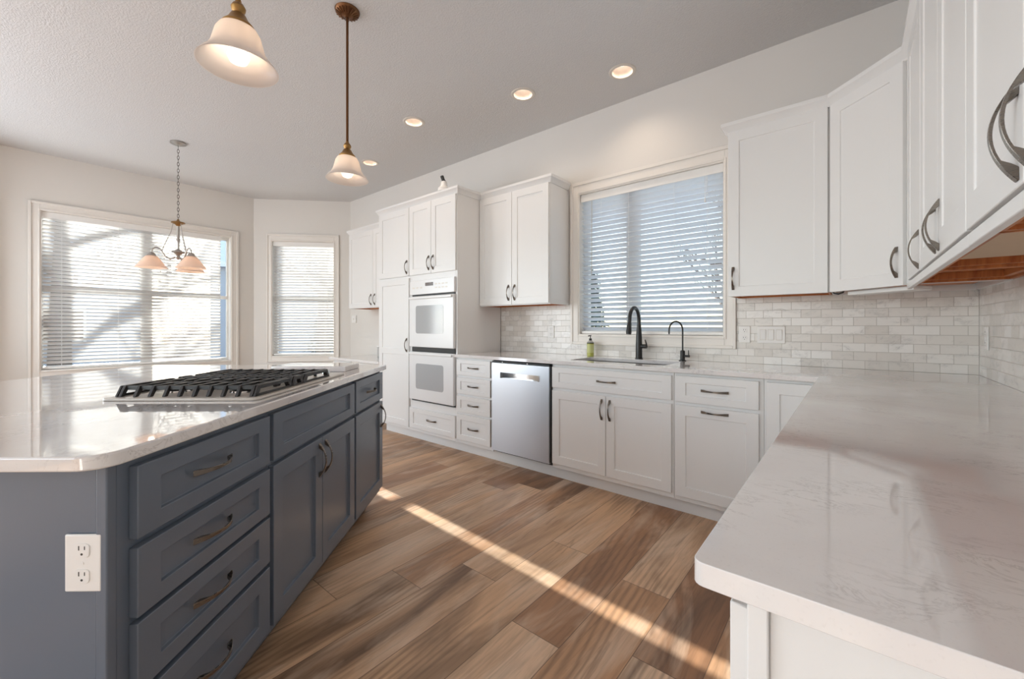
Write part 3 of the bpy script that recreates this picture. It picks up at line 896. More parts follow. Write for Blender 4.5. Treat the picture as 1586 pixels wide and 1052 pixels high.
def tile(name, cells, mat, label, along='x'):
    mb = MB()
    for a, b, z0, z1 in cells:
        if along == 'x': mb.box(a, b, YB - 0.008, YB - 0.0005, z0, z1)
        else: mb.box(XR - 0.008, XR - 0.0005, a, b, z0, z1)
    o = mb.merge().build(name, mat); tag(o, label, 'tile backsplash', 'marble tile backsplashes'); return o
tile('tile_backsplash', [(-2.815, -1.974, 0.9145, 1.388), (-1.974, -0.631, 0.9145, 1.009), (-0.631, XR - 0.009, 0.9145, 1.388)], 'tile_x',
     'grey-white marble subway tile backsplash behind the sink counter', 'x')
tile('tile_backsplash', [(0.30, YB - 0.001, 0.9145, 1.40)], 'tile_y', 'marble subway tile backsplash on the side wall below the wall cabinets', 'y')

# ------------------------------------------------------------------ sink and taps
r = thing('kitchen_sink', 'undermount stainless sink set in the counter below the window', 'sink', (0, 0, 0))
t_ = 0.0015
bz = 0.69
mb = MB()
mb.box(sx0 - .012, sx0 - .002, sy0 - .012, sy1 + .012, bz, CT0 - 0.001).box(sx1 + .002, sx1 + .012, sy0 - .012, sy1 + .012, bz, CT0 - 0.001)
mb.box(sx0 - .002, sx1 + .002, sy0 - .012, sy0 - .002, bz, CT0 - 0.001).box(sx0 - .002, sx1 + .002, sy1 + .002, sy1 + .012, bz, CT0 - 0.001)
mb.box(sx0 - .002, sx1 + .002, sy0 - .002, sy1 + .002, bz, bz + 0.008)
mb.build('basin', 'steel', r, 0.002)
MB().lathe([(0.045, bz + .009), (0.043, bz + .012), (0.030, bz + .010), (0.012, bz + .0105)], 20, ((sx0 + sx1) / 2, 2.93, 0)).build('drain', 'chrome', r, smooth=True)

FX, FYY = -1.305, 3.150
r = thing('kitchen_faucet', 'tall matte black pull-down faucet behind the sink', 'faucet', (FX, FYY, CT1 + 0.0005))
MB().lathe([(0.030, 0), (0.030, 0.006), (0.026, 0.010), (0.025, 0.10), (0.0235, 0.16), (0.019, 0.23), (0.0150, 0.27)], 24).build('body', 'black', r, smooth=True)
pts, rs = [], []
for i in range(25):
    a = pi * i / 24
    pts.append((0, -0.088 + 0.088 * cos(a), 0.300 + 0.098 * sin(a) * (1 if a < pi / 2 else 1)))
pts = [(0, 0, 0.262), (0, 0, 0.285)] + pts
pts += [(0, -0.180, 0.275)]
MB().tube(pts, 0.0135, 14).build('spout', 'black', r, smooth=True)
MB().tube([(0, -0.179, 0.285), (0, -0.183, 0.262), (0, -0.192, 0.215), (0, -0.196, 0.195)], [0.0145, 0.0165, 0.0205, 0.0185], 16).build('spray_head', 'black', r, smooth=True)
MB().tube([(0.018, 0, 0.098), (0.062, -0.004, 0.099)], 0.0165, 14).tube([(0.058, -0.003, 0.099), (0.064, -0.01, 0.115), (0.070, -0.05, 0.150)], [0.008, 0.006, 0.0045], 8).build('lever', 'black', r, smooth=True)

r = thing('filter_faucet', 'small slim black filtered-water tap with a hooked spout', 'faucet', (-0.975, 3.160, CT1 + 0.0005))
MB().lathe([(0.026, 0), (0.026, 0.004), (0.017, 0.007), (0.017, 0.072), (0.012, 0.077), (0.006, 0.078)], 20).build('body', 'black', r, smooth=True)
dx_, dy_ = -0.5, -0.866
pts = [(0, 0, 0.076), (0, 0, 0.21)]
for i in range(1, 21):
    a = pi * i / 20; q_ = 0.062 * (1 - cos(a)); pts.append((dx_ * q_, dy_ * q_, 0.225 + 0.066 * sin(a)))
pts.append((dx_ * .125, dy_ * .125, 0.198))
MB().tube(pts, 0.0058, 10).build('spout', 'black', r, smooth=True)
MB().tube([(0.012, 0, 0.036), (0.050, -0.006, 0.036)], 0.009, 12).tube([(0.044, -0.006, 0.036), (0.044, -0.006, 0.080)], [0.004, 0.003], 8).build('lever', 'black', r, smooth=True)

r = thing('soap_bottle', 'small green soap pump bottle standing left of the faucet', 'soap bottle', (-1.735, 3.150, CT1 + 0.0005))
MB().lathe([(0.026, 0), (0.029, 0.004), (0.029, 0.108)], 24).build('bottle', 'soap_green', r, smooth=True)
MB().lathe([(0.0295, 0.030), (0.0297, 0.031), (0.0297, 0.100), (0.0295, 0.101)], 24).build('label', 'label_green', r, smooth=True)
MB().lathe([(0.0296, 0.1085), (0.0298, 0.109), (0.0298, 0.116), (0.029, 0.1165)], 24).build('band', 'black_rough', r, smooth=True)
MB().lathe([(0.0285, 0.117), (0.027, 0.122), (0.015, 0.132), (0.012, 0.134)], 24).build('shoulder', 'clear_plastic', r, smooth=True)
MB().lathe([(0.012, 0.1345), (0.0125, 0.150), (0.006, 0.152), (0.0038, 0.154), (0.0038, 0.172), (0.009, 0.173), (0.009, 0.179), (0.004, 0.181)], 16).tube([(0, 0, 0.176), (0, -0.030, 0.175), (0, -0.034, 0.170)], 0.0042, 8).build('pump', 'black', r, smooth=True)

# ------------------------------------------------------------------ outlets and switches
def outlet(label, loc, rz, w=0.070, h=0.115, mat='white_plastic'):
    r = thing('wall_outlet', label, 'outlet', loc, rz, 'electrical outlets')
    MB().box(-w / 2, w / 2, -0.006, 0, -h / 2, h / 2).build('cover_plate', mat, r, 0.0035, 3)
    for zc in (0.0265, -0.0265):
        pts = []
        for i in range(28):
            a = 2 * pi * i / 28
            pts.append((max(-0.0150, min(0.0150, 0.0175 * cos(a))), zc + max(-0.0145, min(0.0145, 0.0175 * sin(a)))))
        s_ = MB().loft([[(x, -0.0078, z) for x, z in pts], [(x, -0.0055, z) for x, z in pts]]).build('socket', mat, r, 0.0006, 1)
        k = MB()
        k.box(-0.0068, -0.0048, -0.0081, -0.007, zc + 0.001, zc + 0.0100).box(0.0050, 0.0068, -0.0081, -0.007, zc + 0.002, zc + 0.0092)
        k.lathe([(0.0024, -0.0081), (0.0024, -0.007)], 12, (0, 0, zc - 0.0072), 'y')
        k.build('slot', 'slot', s_)
    MB().lathe([(0.0030, -0.0070), (0.0035, -0.0055)], 12, (0, 0, 0), 'y').build('screw', mat, r)
    return r
ty = YB - 0.0085
outlet('white double outlet on the tile right beside the sink window', (-0.580, ty, 1.114), 0)
outlet('pale outlet on the tile under the cabinet between oven and window', (-2.190, ty, 1.118), 0)
outlet('white outlet on the side wall tile near the corner', (XR - 0.0085, 3.05, 1.110), -pi / 2)
r = thing('switch_plate', 'white plate with three rocker switches on the marble tile', 'light switch', (-0.424, ty, 1.113), 0)
MB().box(-0.080, 0.080, -0.006, 0, -0.0575, 0.0575).build('cover_plate', 'white_plastic', r, 0.003, 2)
for x in (-0.046, 0, 0.046):
    q_ = MB().ring(x - 0.0185, x + 0.0185, -0.036, 0.036, 0.0022, 0.0022, -0.0066, -0.004); q_.build('switch_bezel', 'can_ring', r)
    MB().loft([[(x - .016, -0.0075, -.0335), (x + .016, -0.0075, -.0335), (x + .016, -0.011, .0335), (x - .016, -0.011, .0335)],
               [(x - .016, -0.005, -.0335), (x + .016, -0.005, -.0335), (x + .016, -0.005, .0335), (x - .016, -0.005, .0335)]]).build('rocker', 'white_plastic', r, 0.001, 1)

# ------------------------------------------------------------------ the island (own frame: U away from the camera, V across)
Ud = Vector((-0.648, 0.7615)).normalized(); Vd = Vector((-Ud.y, Ud.x))
RZI = atan2(Ud.y, Ud.x)
def isl(u, v): return Ud * u + Vd * v
def iloc(u, v, z=0.0): p = isl(u, v); return (p.x, p.y, z)
U0, U1, V0, V1 = 0.818, 2.765, 0.795, 2.36      # counter outline
FV = 0.825                                       # face frames; fronts stand at .805
pts = rcorner(U0 + .055, V0 + .055, .055, 180, 8) + rcorner(U1 - .02, V0 + .02, .02, 270, 4) + rcorner(U1 - .03, V1 - .03, .03, 0, 4) + rcorner(U0 + .05, V1 - .05, .05, 90, 6)
o = at(MB().poly(pts, CT0, CT1).build('island_top', 'quartz_polished', None, 0.004, 3), (0, 0, 0), RZI)
tag(o, 'white quartz top of the blue island, rounded near corner', 'countertop')
# local axes of a cabinet turned by RZI: x -> U, -y -> towards the aisle, so y = V
o = at(MB().box(2.335, 2.558, 0.905, 1.32, CT1 + 0.0008, CT1 + 0.031).build('quartz_ledge', 'quartz_polished', None, 0.003, 3), (0, 0, 0), RZI)
tag(o, 'raised white quartz slab lying on the far end of the island top', 'slab')

r = thing('kitchen_island', 'slate blue island body with a plain near end panel', 'island', (0, 0, 0), RZI)
MB().box(0.866, 0.884, FV + 0.022, 2.30, 0.0, CT0 - 0.001).build('end_panel', 'island', r, 0.002)
cs = MB().box(0.861, 0.884, FV - 0.003, FV + 0.020, 0.0, CT0 - 0.001)
cs.build('corner_post', 'island', r, 0.003)
MB().box(0.886, 2.72, 1.432, 2.30, 0.10, CT0 - 0.001).build('rear_body', 'island', r, 0.002)
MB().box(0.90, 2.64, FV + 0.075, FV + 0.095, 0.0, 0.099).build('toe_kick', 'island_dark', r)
MB().box(2.705, 2.723, FV + 0.01, 1.43, 0.10, CT0 - 0.001).build('far_panel', 'island', r, 0.002)
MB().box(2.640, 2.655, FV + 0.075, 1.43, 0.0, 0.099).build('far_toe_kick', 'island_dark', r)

def island_cab(name, label, u0, u1):
    r = thing(name, label, 'cabinet', iloc(u0, FV), RZI, 'slate blue cabinets of the island')
    w = u1 - u0
    MB().box(0, w, 0, 0.018, 0.10, CT0 - 0.001).box(0, 0.018, 0.0185, 0.60, 0.10, CT0 - 0.001).box(w - 0.018, w, 0.0185, 0.60, 0.10, CT0 - 0.001).box(0.0185, w - .0185, 0.0185, .60, 0.10, 0.118).build('body', 'island', r, 0.001, 1)
    return r
r = island_cab('drawer_cabinet', 'slate blue island cabinet with four wide drawers nearest the camera', 0.886, 1.432)
for z0, z1 in ((0.703, 0.864), (0.531, 0.684), (0.366, 0.518), (0.132, 0.350)):
    dr = shaker(r, 'drawer', 0.028, 0.534, z0, z1, 'island', 0.062, 0.042 if z1 - z0 < 0.2 else 0.055); pull(dr, 0.262, (z0 + z1) / 2 + 0.006, False, L=0.15)
r = island_cab('cooktop_cabinet', 'slate blue island cabinet below the cooktop, blank front over two doors', 1.434, 2.214)
shaker(r, 'false_drawer', 0.008, 0.770, 0.703, 0.866, 'island', 0.062, 0.042)
dr = shaker(r, 'door', 0.008, 0.386, 0.132, 0.685, 'island'); pull(dr, 0.358, 0.592, True)
dr = shaker(r, 'door', 0.390, 0.770, 0.132, 0.685, 'island'); pull(dr, 0.418, 0.592, True)
r = island_cab('end_cabinet', 'narrow slate blue island cabinet at the far end, drawer over one door', 2.216, 2.704)
dr = shaker(r, 'drawer', 0.012, 0.484, 0.703, 0.872, 'island', 0.062, 0.042); pull(dr, 0.250, 0.79, False)
dr = shaker(r, 'door', 0.012, 0.484, 0.132, 0.685, 'island'); pull(dr, 0.452, 0.592, True)
p = isl(0.866, 0.870)
outlet('white oversize outlet on the slate blue end of the island', (p.x, p.y, 0.683), RZI - pi / 2, 0.074, 0.118)

# ------------------------------------------------------------------ gas cooktop
CU0, CU1, CV0, CV1 = 1.425, 2.215, 0.856, 1.385
r = thing('gas_cooktop', 'gas cooktop with black cast iron grates on a pale tray in the island', 'cooktop', iloc((CU0 + CU1) / 2, (CV0 + CV1) / 2, CT1 + 0.0005), RZI)
hw, hd = (CU1 - CU0) / 2, (CV1 - CV0) / 2
tr = rcorner(hw - .02, hd - .02, .02, 0, 4) + rcorner(-hw + .02, hd - .02, .02, 90, 4) + rcorner(-hw + .02, -hd + .02, .02, 180, 4) + rcorner(hw - .02, -hd + .02, .02, 270, 4)
MB().poly(tr, 0, 0.009).build('tray', 'cooktop_tray', r, 0.003, 3)
gy0, gy1 = -hd + 0.030, hd - 0.035
TOP = 0.047
def grate(x0, x1):
    g = MB()
    b = 0.0055
    # bars along x (the long way of the picture), each with a sloping foot at both ends
    n = 10
    for i in range(n):
        y = gy0 + 0.006 + (gy1 - gy0 - 0.012) * i / (n - 1)
        s_ = 0.020
        g.loft([[(x0, y - b, 0.0095), (x0, y + b, 0.0095), (x0 + 0.014, y + b, 0.0095), (x0 + 0.014, y - b, 0.0095)],
                [(x0 + s_, y - b, TOP), (x0 + s_, y + b, TOP), (x0 + s_ + 0.012, y + b, TOP - 0.012), (x0 + s_ + 0.012, y - b, TOP - 0.012)]])
        g.loft([[(x1, y - b, 0.0095), (x1, y + b, 0.0095), (x1 - 0.014, y + b, 0.0095), (x1 - 0.014, y - b, 0.0095)],
                [(x1 - s_, y - b, TOP), (x1 - s_, y + b, TOP), (x1 - s_ - 0.012, y + b, TOP - 0.012), (x1 - s_ - 0.012, y - b, TOP - 0.012)]])
        if i in (0, n - 1) or i % 2 == 0 and i != (n - 1) // 2 and False:
            g.box(x0 + s_, x1 - s_, y - b, y + b, TOP - 0.013, TOP)
        else:
            m_ = (x0 + x1) / 2
            gap = 0.0 if x1 - x0 < 0.15 else (0.022 if i in (2, 3, 6, 7) else 0.0)
            if gap:
                g.box(x0 + s_, m_ - gap, y - b, y + b, TOP - 0.013, TOP); g.box(m_ + gap, x1 - s_, y - b, y + b, TOP - 0.013, TOP)
            else: g.box(x0 + s_, x1 - s_, y - b, y + b, TOP - 0.013, TOP)
    for x in ((x0 + 0.028, (x0 + x1) / 2, x1 - 0.028) if x1 - x0 > 0.15 else (x0 + 0.028, x1 - 0.028)):
        g.box(x - b, x + b, gy0, gy1, TOP - 0.016, TOP - 0.002)
    # side rail with a window, like the near long side in the photo
    for y in (gy0 - 0.006, gy1 + 0.006):
        g.box(x0 + 0.002, x1 - 0.002, y - 0.004, y + 0.004, 0.0095, 0.017)
        g.box(x0 + 0.020, x1 - 0.020, y - 0.004, y + 0.004, TOP - 0.014, TOP - 0.001)
        for a_, b_ in ((x0, 1), (x1, -1)): g.loft([[(a_, y - .004, .0095), (a_, y + .004, .0095), (a_ + b_ * .02, y + .004, .0095), (a_ + b_ * .02, y - .004, .0095)], [(a_ + b_ * .02, y - .004, TOP - .001), (a_ + b_ * .02, y + .004, TOP - .001), (a_ + b_ * .038, y + .004, TOP - .006), (a_ + b_ * .038, y - .004, TOP - .006)]])
    return g.build('grate', 'cast_iron', r, 0.0012, 1)
x0 = -hw + 0.028
grate(x0, x0 + 0.254); grate(x0 + 0.258, x0 + 0.348); grate(x0 + 0.352, x0 + 0.606)
gw = 0.254
for x, y, q_ in ((x0 + gw / 2, -0.13, 0.040), (x0 + gw / 2, 0.12, 0.034), (x0 + 0.303, 0.0, 0.036), (x0 + 0.479, -0.13, 0.034), (x0 + 0.479, 0.12, 0.040)):
    bb = MB().lathe([(q_ * 1.25, 0.0095), (q_ * 1.15, 0.015), (q_ * 0.9, 0.018)], 24, (x, y, 0)).build('burner', 'chrome', r, smooth=True)
    MB().lathe([(q_, 0.0185), (q_, 0.024), (q_ * 0.8, 0.026)], 24, (x, y, 0)).build('burner_cap', 'cast_iron', bb, smooth=True)
for i in range(5):
    y = -hd + 0.085 + i * 0.088
    MB().lathe([(0.020, 0.0095), (0.018, 0.022), (0.016, 0.030), (0.0155, 0.0305)], 20, (hw - 0.045, y, 0)).build('knob', 'chrome', r, smooth=True)

# ------------------------------------------------------------------ small things
r = thing('gadget', 'small white gadget with a black tip perched on top of the oven tower', 'gadget', (-3.03, 2.640, 2.463))
MB().box(-0.30, 0.03, -0.02, 0.02, 0.0, 0.002).build('lead', 'white_plastic', r) if False else None
MB().lathe([(0.060, 0), (0.058, 0.030), (0.034, 0.050), (0.026, 0.095), (0.020, 0.098)], 20).build('stand', 'white_plastic', r, smooth=True)
MB().tube([(0.0, 0, 0.096), (-0.008, -0.004, 0.112), (-0.020, -0.010, 0.150)], [0.018, 0.016, 0.017], 14).build('head', 'black_rough', r, smooth=True)
MB().tube([(0.03, 0.0, 0.030), (0.07, 0.03, 0.012), (0.12, 0.08, 0.004)], 0.003, 6).build('cable', 'white_plastic', r, smooth=True)

r = thing('glass_jar', 'pale square jar standing on the built-in desk', 'jar', (-4.66, 3.02, 0.7725), 0.2)
MB().box(-0.045, 0.045, -0.045, 0.045, 0, 0.13).build('jar', 'jar_glass', r, 0.01, 3)
MB().box(-0.05, 0.05, -0.05, 0.05, 0.131, 0.147).build('lid', 'white_plastic', r, 0.005)
o = at(MB().box(-0.015, 0.015, -0.05, 0.05, 0, 0.135).build('small_box', 'cork', None, 0.002), (-4.56, 3.04, 0.7725), 0.1)
tag(o, 'narrow brown box standing beside the pale jar on the desk', 'box')
r = thing('thermostat', 'small square white wall control between the angled window and desk', 'thermostat', (-5.80, YB - 0.0005, 1.29))
r.location = (-5.70, YB - 0.0005, 1.275)
MB().box(-0.055, 0.055, -0.022, 0, -0.055, 0.055).build('case', 'white_plastic', r, 0.006, 3)
MB().lathe([(0.012, -0.025), (0.014, -0.0225)], 16, (0, 0, 0), 'y').build('dial', 'can_ring', r)

# ------------------------------------------------------------------ ceiling lamps
for i, (x, y) in enumerate(CANS):
    lab = ['warm recessed ceiling light nearest the sink window', 'warm recessed ceiling light, second from the sink window',
           'warm recessed ceiling light above the oven tower side, third from the window', 'small recessed ceiling light far off by the hanging pendant shade'][i]
    r = thing('recessed_light', lab, 'recessed light', (x, y, ZC), 0, 'recessed ceiling lights')
    MB().lathe([(CAN_R - 0.006, -0.001), (CAN_R - 0.004, -0.005), (CAN_R + 0.014, -0.005), (CAN_R + 0.020, -0.0005)], 40, (0, 0, 0), close=True).build('trim_ring', 'can_ring', r, smooth=True)
    deep = 0.085
    c_ = MB()
    c_.lathe([(CAN_R - 0.005, -0.002), (CAN_R - 0.014, deep * 0.6), (CAN_R - 0.018, deep), (CAN_R - 0.012, deep), (CAN_R - 0.002, -0.001)], 40, close=True)
    c_.build('baffle', 'can_baffle', r, smooth=True)
    MB().lathe([(CAN_R - 0.019, deep), (CAN_R - 0.020, deep - 0.012), (0.01, deep - 0.020)], 32).build('lamp', 'can_glow', r, smooth=True)
    MB().lathe([(CAN_R - 0.004, deep + 0.001), (CAN_R - 0.004, deep + 0.05)], 24).build('can', 'black_rough', r)
    l = bpy.data.lights.new('can_beam', 'SPOT'); l.energy = 13 if i < 3 else 9; l.color = (1.0, 0.80, 0.62); l.spot_size = radians(140); l.spot_blend = 1.0; l.shadow_soft_size = 0.05
    lo = bpy.data.objects.new('can_beam', l); COL.objects.link(lo); lo.parent = r; lo.location = (0, 0, 0.02)

def bell(rim, h):
    """profile of the bell shade from the neck down to the flared rim"""
    o_ = [(0.030, h), (0.042, h * 0.985), (0.056, h * 0.93), (0.066, h * 0.80), (0.072, h * 0.62), (0.079, h * 0.42), (0.090, h * 0.27), (0.096, h * 0.20), (0.104, h * 0.15), (rim, 0.0)]
    i_ = [(r_ - 0.004, z + (0.0 if k else -0.002)) for k, (r_, z) in enumerate(o_)]
    return o_ + i_[::-1]
def pendant(label, x, y, zr):
    r = thing('pendant_lamp', label, 'pendant lamp', (x, y, zr), 0, 'bell shade pendants over the island')
    top = ZC - zr
    h = 0.135
    MB().lathe(bell(0.119, h), 40, close=True).build('shade', 'frost', r, smooth=True, angle=60)
    MB().lathe([(0.020, 0.062), (0.032, 0.050), (0.034, 0.036), (0.026, 0.018), (0.010, 0.010), (0.002, 0.009)], 20).build('bulb', 'bulb', r, smooth=True)
    MB().lathe([(0.046, h - 0.004), (0.047, h + 0.004), (0.040, h + 0.012), (0.030, h + 0.024), (0.022, h + 0.040), (0.014, h + 0.046), (0.020, h + 0.054), (0.022, h + 0.064), (0.016, h + 0.076), (0.009, h + 0.082), (0.009, h + 0.088)], 28).build('fitter', 'antique_brass', r, smooth=True)
    MB().tube([(0, 0, h + 0.086), (0, 0, top - 0.02)], 0.0072, 12).build('rod', 'oil_bronze', r, smooth=True)
    cn = MB().lathe([(0.012, top - 0.040), (0.020, top - 0.034), (0.030, top - 0.030), (0.052, top - 0.022), (0.066, top - 0.012), (0.070, top - 0.001)], 40).build('canopy', 'oil_bronze', r, smooth=True)
    rb = MB()
    for k in range(20):
        a = 2 * pi * k / 20
        rb.tube([(0.034 * cos(a), 0.034 * sin(a), top - 0.031), (0.064 * cos(a), 0.064 * sin(a), top - 0.017)], 0.0022, 6)
    rb.build('canopy_ribs', 'oil_bronze', cn, smooth=True)
    l = bpy.data.lights.new('bulb_light', 'POINT'); l.energy = 0.8; l.color = (1.0, 0.82, 0.62); l.shadow_soft_size = 0.03
    lo = bpy.data.objects.new('bulb_light', l); COL.objects.link(lo); lo.parent = r; lo.location = (0, 0, 0.075)
    return r
pendant('pendant lamp with white bell shade hanging beyond the cooktop, full rod in view', -2.313, 1.264, 2.040)
p = isl(1.40, 0.900)
pendant('pendant lamp with white bell shade nearest the camera, above the near island corner', p.x, p.y, 2.040)

# chandelier
r = thing('chandelier', 'three-shade chandelier on a chain in front of the bay window', 'chandelier', (-5.298, 1.073, 0), radians(78.5))
MB().lathe([(0.066, ZC - 0.002), (0.066, ZC - 0.014), (0.055, ZC - 0.018), (0.030, ZC - 0.030), (0.012, ZC - 0.034)], 32).build('canopy', 'pewter', r, smooth=True)
z = ZC - 0.036; ch = MB(); k = 0
while z > 2.262:
    pts = []
    for i in range(13):
        a = 2 * pi * i / 12
        q_ = (0.008 * cos(a), 0.020 * sin(a))
        pts.append((q_[0], 0, z - 0.019 + q_[1]) if k % 2 else (0, q_[0], z - 0.019 + q_[1]))
    ch.tube(pts, 0.0024, 6, cap=False)
    z -= 0.033; k += 1
ch.build('chain', 'dark_chain', r, smooth=True)
MB().lathe([(0.006, 2.262), (0.010, 2.250), (0.018, 2.240), (0.056, 2.228), (0.060, 2.220), (0.030, 2.208), (0.014, 2.190)], 28).build('top_plate', 'antique_brass', r, smooth=True)
MB().lathe([(0.013, 2.188), (0.013, 2.06), (0.018, 2.04), (0.010, 2.02), (0.010, 1.955), (0.022, 1.945), (0.052, 1.930), (0.055, 1.920), (0.025, 1.905), (0.012, 1.885), (0.018, 1.868), (0.008, 1.850), (0.002, 1.842)], 24).build('column', 'pewter', r, smooth=True)
for a0 in (180, 60, -60):
    a = radians(a0); ca, sa = cos(a), sin(a)
    P_ = lambda q_, zz: (ca * q_, sa * q_, zz)
    R_ = 0.205
    am = MB()
    pts = [P_(0.022, 1.875), P_(0.055, 1.850), P_(0.090, 1.862), P_(0.118, 1.905), P_(0.145, 1.945), P_(0.175, 1.952), P_(0.198, 1.930), P_(R_, 1.895)]
    sm = []
    for i in range(len(pts) - 1):
        p0 = Vector(pts[max(i - 1, 0)]); p1 = Vector(pts[i]); p2 = Vector(pts[i + 1]); p3 = Vector(pts[min(i + 2, len(pts) - 1)])
        for s_ in range(4):
            t = s_ / 4
            sm.append(0.5 * ((2 * p1) + (p2 - p0) * t + (2 * p0 - 5 * p1 + 4 * p2 - p3) * t * t + (3 * p1 - p0 - 3 * p2 + p3) * t ** 3))
    sm.append(Vector(pts[-1]))
    am.tube(sm, 0.0062, 10)
    am.tube([P_(0.040, 2.215), P_(0.058, 2.12), P_(0.095, 2.02), P_(0.128, 1.925)], 0.0036, 8)
    arm = am.build('arm', 'pewter', r, smooth=True)
    cx, cy = ca * R_, sa * R_
    MB().lathe([(0.012, 1.902), (0.022, 1.896), (0.034, 1.878), (0.038, 1.868), (0.020, 1.864)], 20, (cx, cy, 0)).build('socket_cup', 'pewter', arm, smooth=True)
    o_ = [(0.034, 1.867), (0.046, 1.862), (0.066, 1.836), (0.090, 1.800), (0.110, 1.772), (0.122, 1.756), (0.124, 1.750)]
    i_ = [(q_ - 0.004, zz - 0.001) for q_, zz in o_]
    MB().lathe(o_ + i_[::-1], 32, (cx, cy, 0), close=True).build('shade', 'amber', arm, smooth=True, angle=60)
    MB().lathe([(0.014, 1.862), (0.024, 1.835), (0.022, 1.81), (0.004, 1.80)], 16, (cx, cy, 0)).build('bulb', 'bulb', arm, smooth=True)
    l = bpy.data.lights.new('bulb_light', 'POINT'); l.energy = 0.9; l.color = (1.0, 0.80, 0.60); l.shadow_soft_size = 0.03
    lo = bpy.data.objects.new('bulb_light', l); COL.objects.link(lo); lo.parent = arm; lo.location = (cx, cy, 1.79)

# ------------------------------------------------------------------ outside the windows
g = MB(); bm = g.bm
N = 40
vs = [[None] * (N + 1) for _ in range(N + 1)]
for i in range(N + 1):
    for j in range(N + 1):
        x = -34 + 52 * i / N; y = -20 + 60 * j / N
        dist = max(0.0, max(-7.2 - x, y - 3.7))
        z = -0.45 + 0.02 * dist + 0.15 * sin(x * 0.7) * cos(y * 0.5) * min(1, dist / 4)
        if -7.4 < x < 1.2 and -5 < y < 3.8: z = -0.6
        vs[i][j] = bm.verts.new((x, y, z))
for i in range(N):
    for j in range(N): bm.faces.new((vs[i][j], vs[i + 1][j], vs[i + 1][j + 1], vs[i][j + 1]))
o = g.build('ground_outside', 'yard', None, 0, smooth=True); o['kind'] = 'structure'
o = MB().poly([(-9, 4.2), (6, 4.2), (10, 26), (-14, 26)], -0.50, -0.28).build('snow_outside', 'snow', None, 0.05); o['kind'] = 'structure'
def house(label, x, y, rz, w, d, h, ridge):  # added backdrop that hides the bright low sky behind the bay blinds
    r = thing('house', label, 'house', (x, y, -0.6), rz, 'added houses outside')
    MB().box(-w / 2, w / 2, -d / 2, d / 2, 0, h).build('wall', 'siding', r)
    rf = MB(); e = 0.4
    secs = [[(sx, -d / 2 - e, h - 0.1), (sx, 0, h + ridge), (sx, d / 2 + e, h - 0.1), (sx, d / 2 + e, h + 0.1), (sx, 0, h + ridge + 0.2), (sx, -d / 2 - e, h + 0.1)] for sx in (-w / 2 - e, w / 2 + e)]
    rf.loft(secs).build('roof', 'roof_shingle', r)
    for k in range(3):
        for zz in (1.2, 3.3):
            if zz + 1.2 < h:
                cx = -w / 2 + w * (k + 0.5) / 3
                f_ = MB().ring(cx - 0.55, cx + 0.55, zz, zz + 1.2, 0.07, 0.07, -d / 2 - 0.05, -d / 2 - 0.001).build('window', 'vinyl', r)
                MB().box(cx - 0.48, cx + 0.48, -d / 2 - 0.03, -d / 2 - 0.002, zz + 0.07, zz + 1.13).build('pane', 'display', f_)
house('added sky-blocking house far outside the wide bay window', -24.0, -3.3, pi / 2, 13, 8, 4.2, 1.7)
house('added sky-blocking house far outside the angled bay window', -21.5, 11.0, pi / 2 - 0.35, 10, 8, 4.2, 1.7)

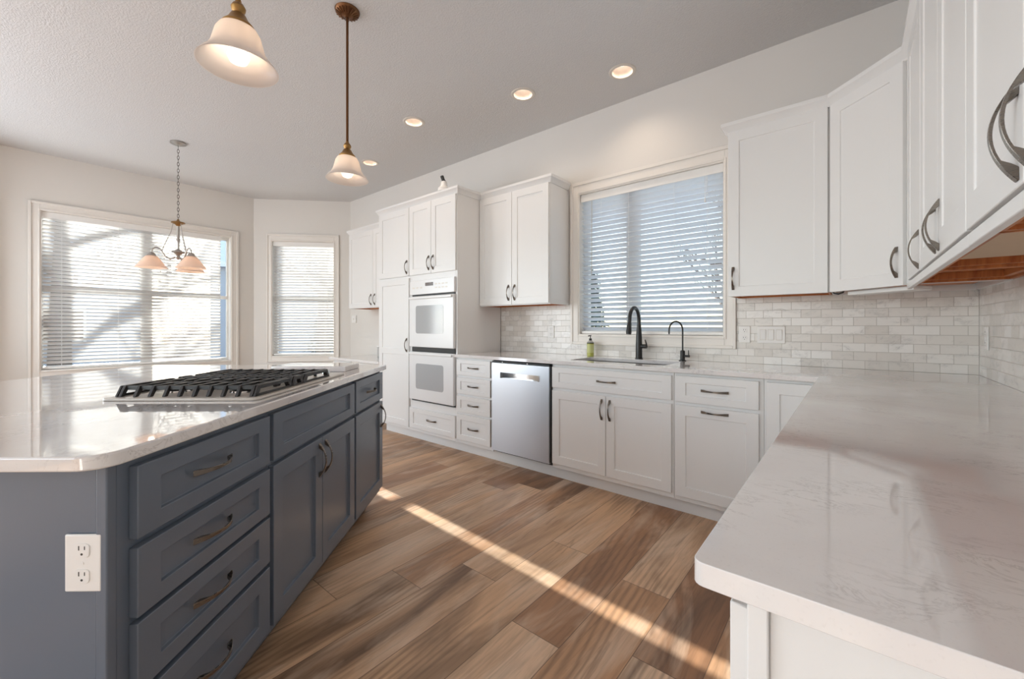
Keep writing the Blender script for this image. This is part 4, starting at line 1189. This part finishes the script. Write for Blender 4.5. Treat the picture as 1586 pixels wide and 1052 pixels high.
def bare_tree(label, x, y, h, seed):
    rd = random.Random(seed)
    r = thing('bare_tree', label, 'tree', (x, y, -0.5), 0, 'trees outside the windows')
    tk = MB(); br = MB()
    tk.tube([(0, 0, 0), (0.03, 0.02, h * 0.3), (-0.03, 0.05, h * 0.6), (0.0, 0.0, h)], [h * 0.030, h * 0.024, h * 0.015, 0.01], 10)
    def grow(p, d, L, rr, dep):
        q_ = p + d * L
        mid_ = p + d * L * 0.5 + Vector((rd.uniform(-1, 1), rd.uniform(-1, 1), rd.uniform(-.3, 1))) * L * 0.08
        br.tube([p, mid_, q_], [rr, rr * 0.8, rr * 0.5], 5)
        if dep:
            for _ in range(3):
                nd = (d + Vector((rd.uniform(-1, 1), rd.uniform(-1, 1), rd.uniform(-0.3, 0.9))) * 0.75).normalized()
                grow(p + d * L * rd.uniform(0.4, 1.0), nd, L * rd.uniform(0.55, 0.75), rr * 0.55, dep - 1)
    for k in range(11):
        t = 0.28 + 0.68 * k / 10
        a = k * 2.4 + rd.uniform(-.4, .4)
        grow(Vector((0, 0, h * t)), Vector((cos(a), sin(a), 0.55)).normalized(), h * 0.30 * (1.15 - t), h * 0.009, 3)
    tk.build('trunk', 'bark', r, smooth=True); br.build('branches', 'bark', r)
def conifer(label, x, y, h, seed):
    rd = random.Random(seed)
    r = thing('evergreen_tree', label, 'tree', (x, y, -0.5), 0, 'trees outside the windows')
    MB().tube([(0, 0, 0), (0, 0, h * 0.95)], [h * 0.025, 0.01], 8).build('trunk', 'bark', r)
    f = MB(); bm = f.bm
    for k in range(1500):
        t = rd.random() ** 1.3
        z = h * (0.08 + 0.90 * t); rad = h * 0.24 * (1 - t) * sqrt(rd.uniform(0.25, 1)) + 0.03
        a = rd.uniform(0, 2 * pi); p_ = Vector((rad * cos(a), rad * sin(a), z)); s_ = h * rd.uniform(0.02, 0.045)
        d_ = Vector((cos(a), sin(a), -0.35)); sd_ = Vector((-sin(a), cos(a), 0))
        bm.faces.new([bm.verts.new(v) for v in (p_ - sd_ * s_ * 0.5, p_ + d_ * s_ * 1.6, p_ + sd_ * s_ * 0.5, p_ + Vector((0, 0, s_ * 0.5)))])
    f.build('foliage', 'needles', r)
bare_tree('bare tree outside, seen through the blind of the angled bay window', -10.6, 5.1, 6.0, 3)
bare_tree('bare tree outside, seen through the upper part of the wide bay window', -12.5, 0.6, 6.5, 5)
bare_tree('bare tree outside behind the sink window blind', -1.9, 10.2, 5.0, 8)
conifer('evergreen outside low behind the near half of the wide bay window', -11.0, -0.6, 2.9, 11)
conifer('evergreen outside behind the sink window, beside the bare tree', -4.6, 8.4, 3.0, 12)
conifer('small evergreen outside behind the right half of the sink window', 0.4, 7.2, 2.4, 14)
conifer('evergreen outside beyond the angled bay window', -13.2, 6.6, 3.4, 15)
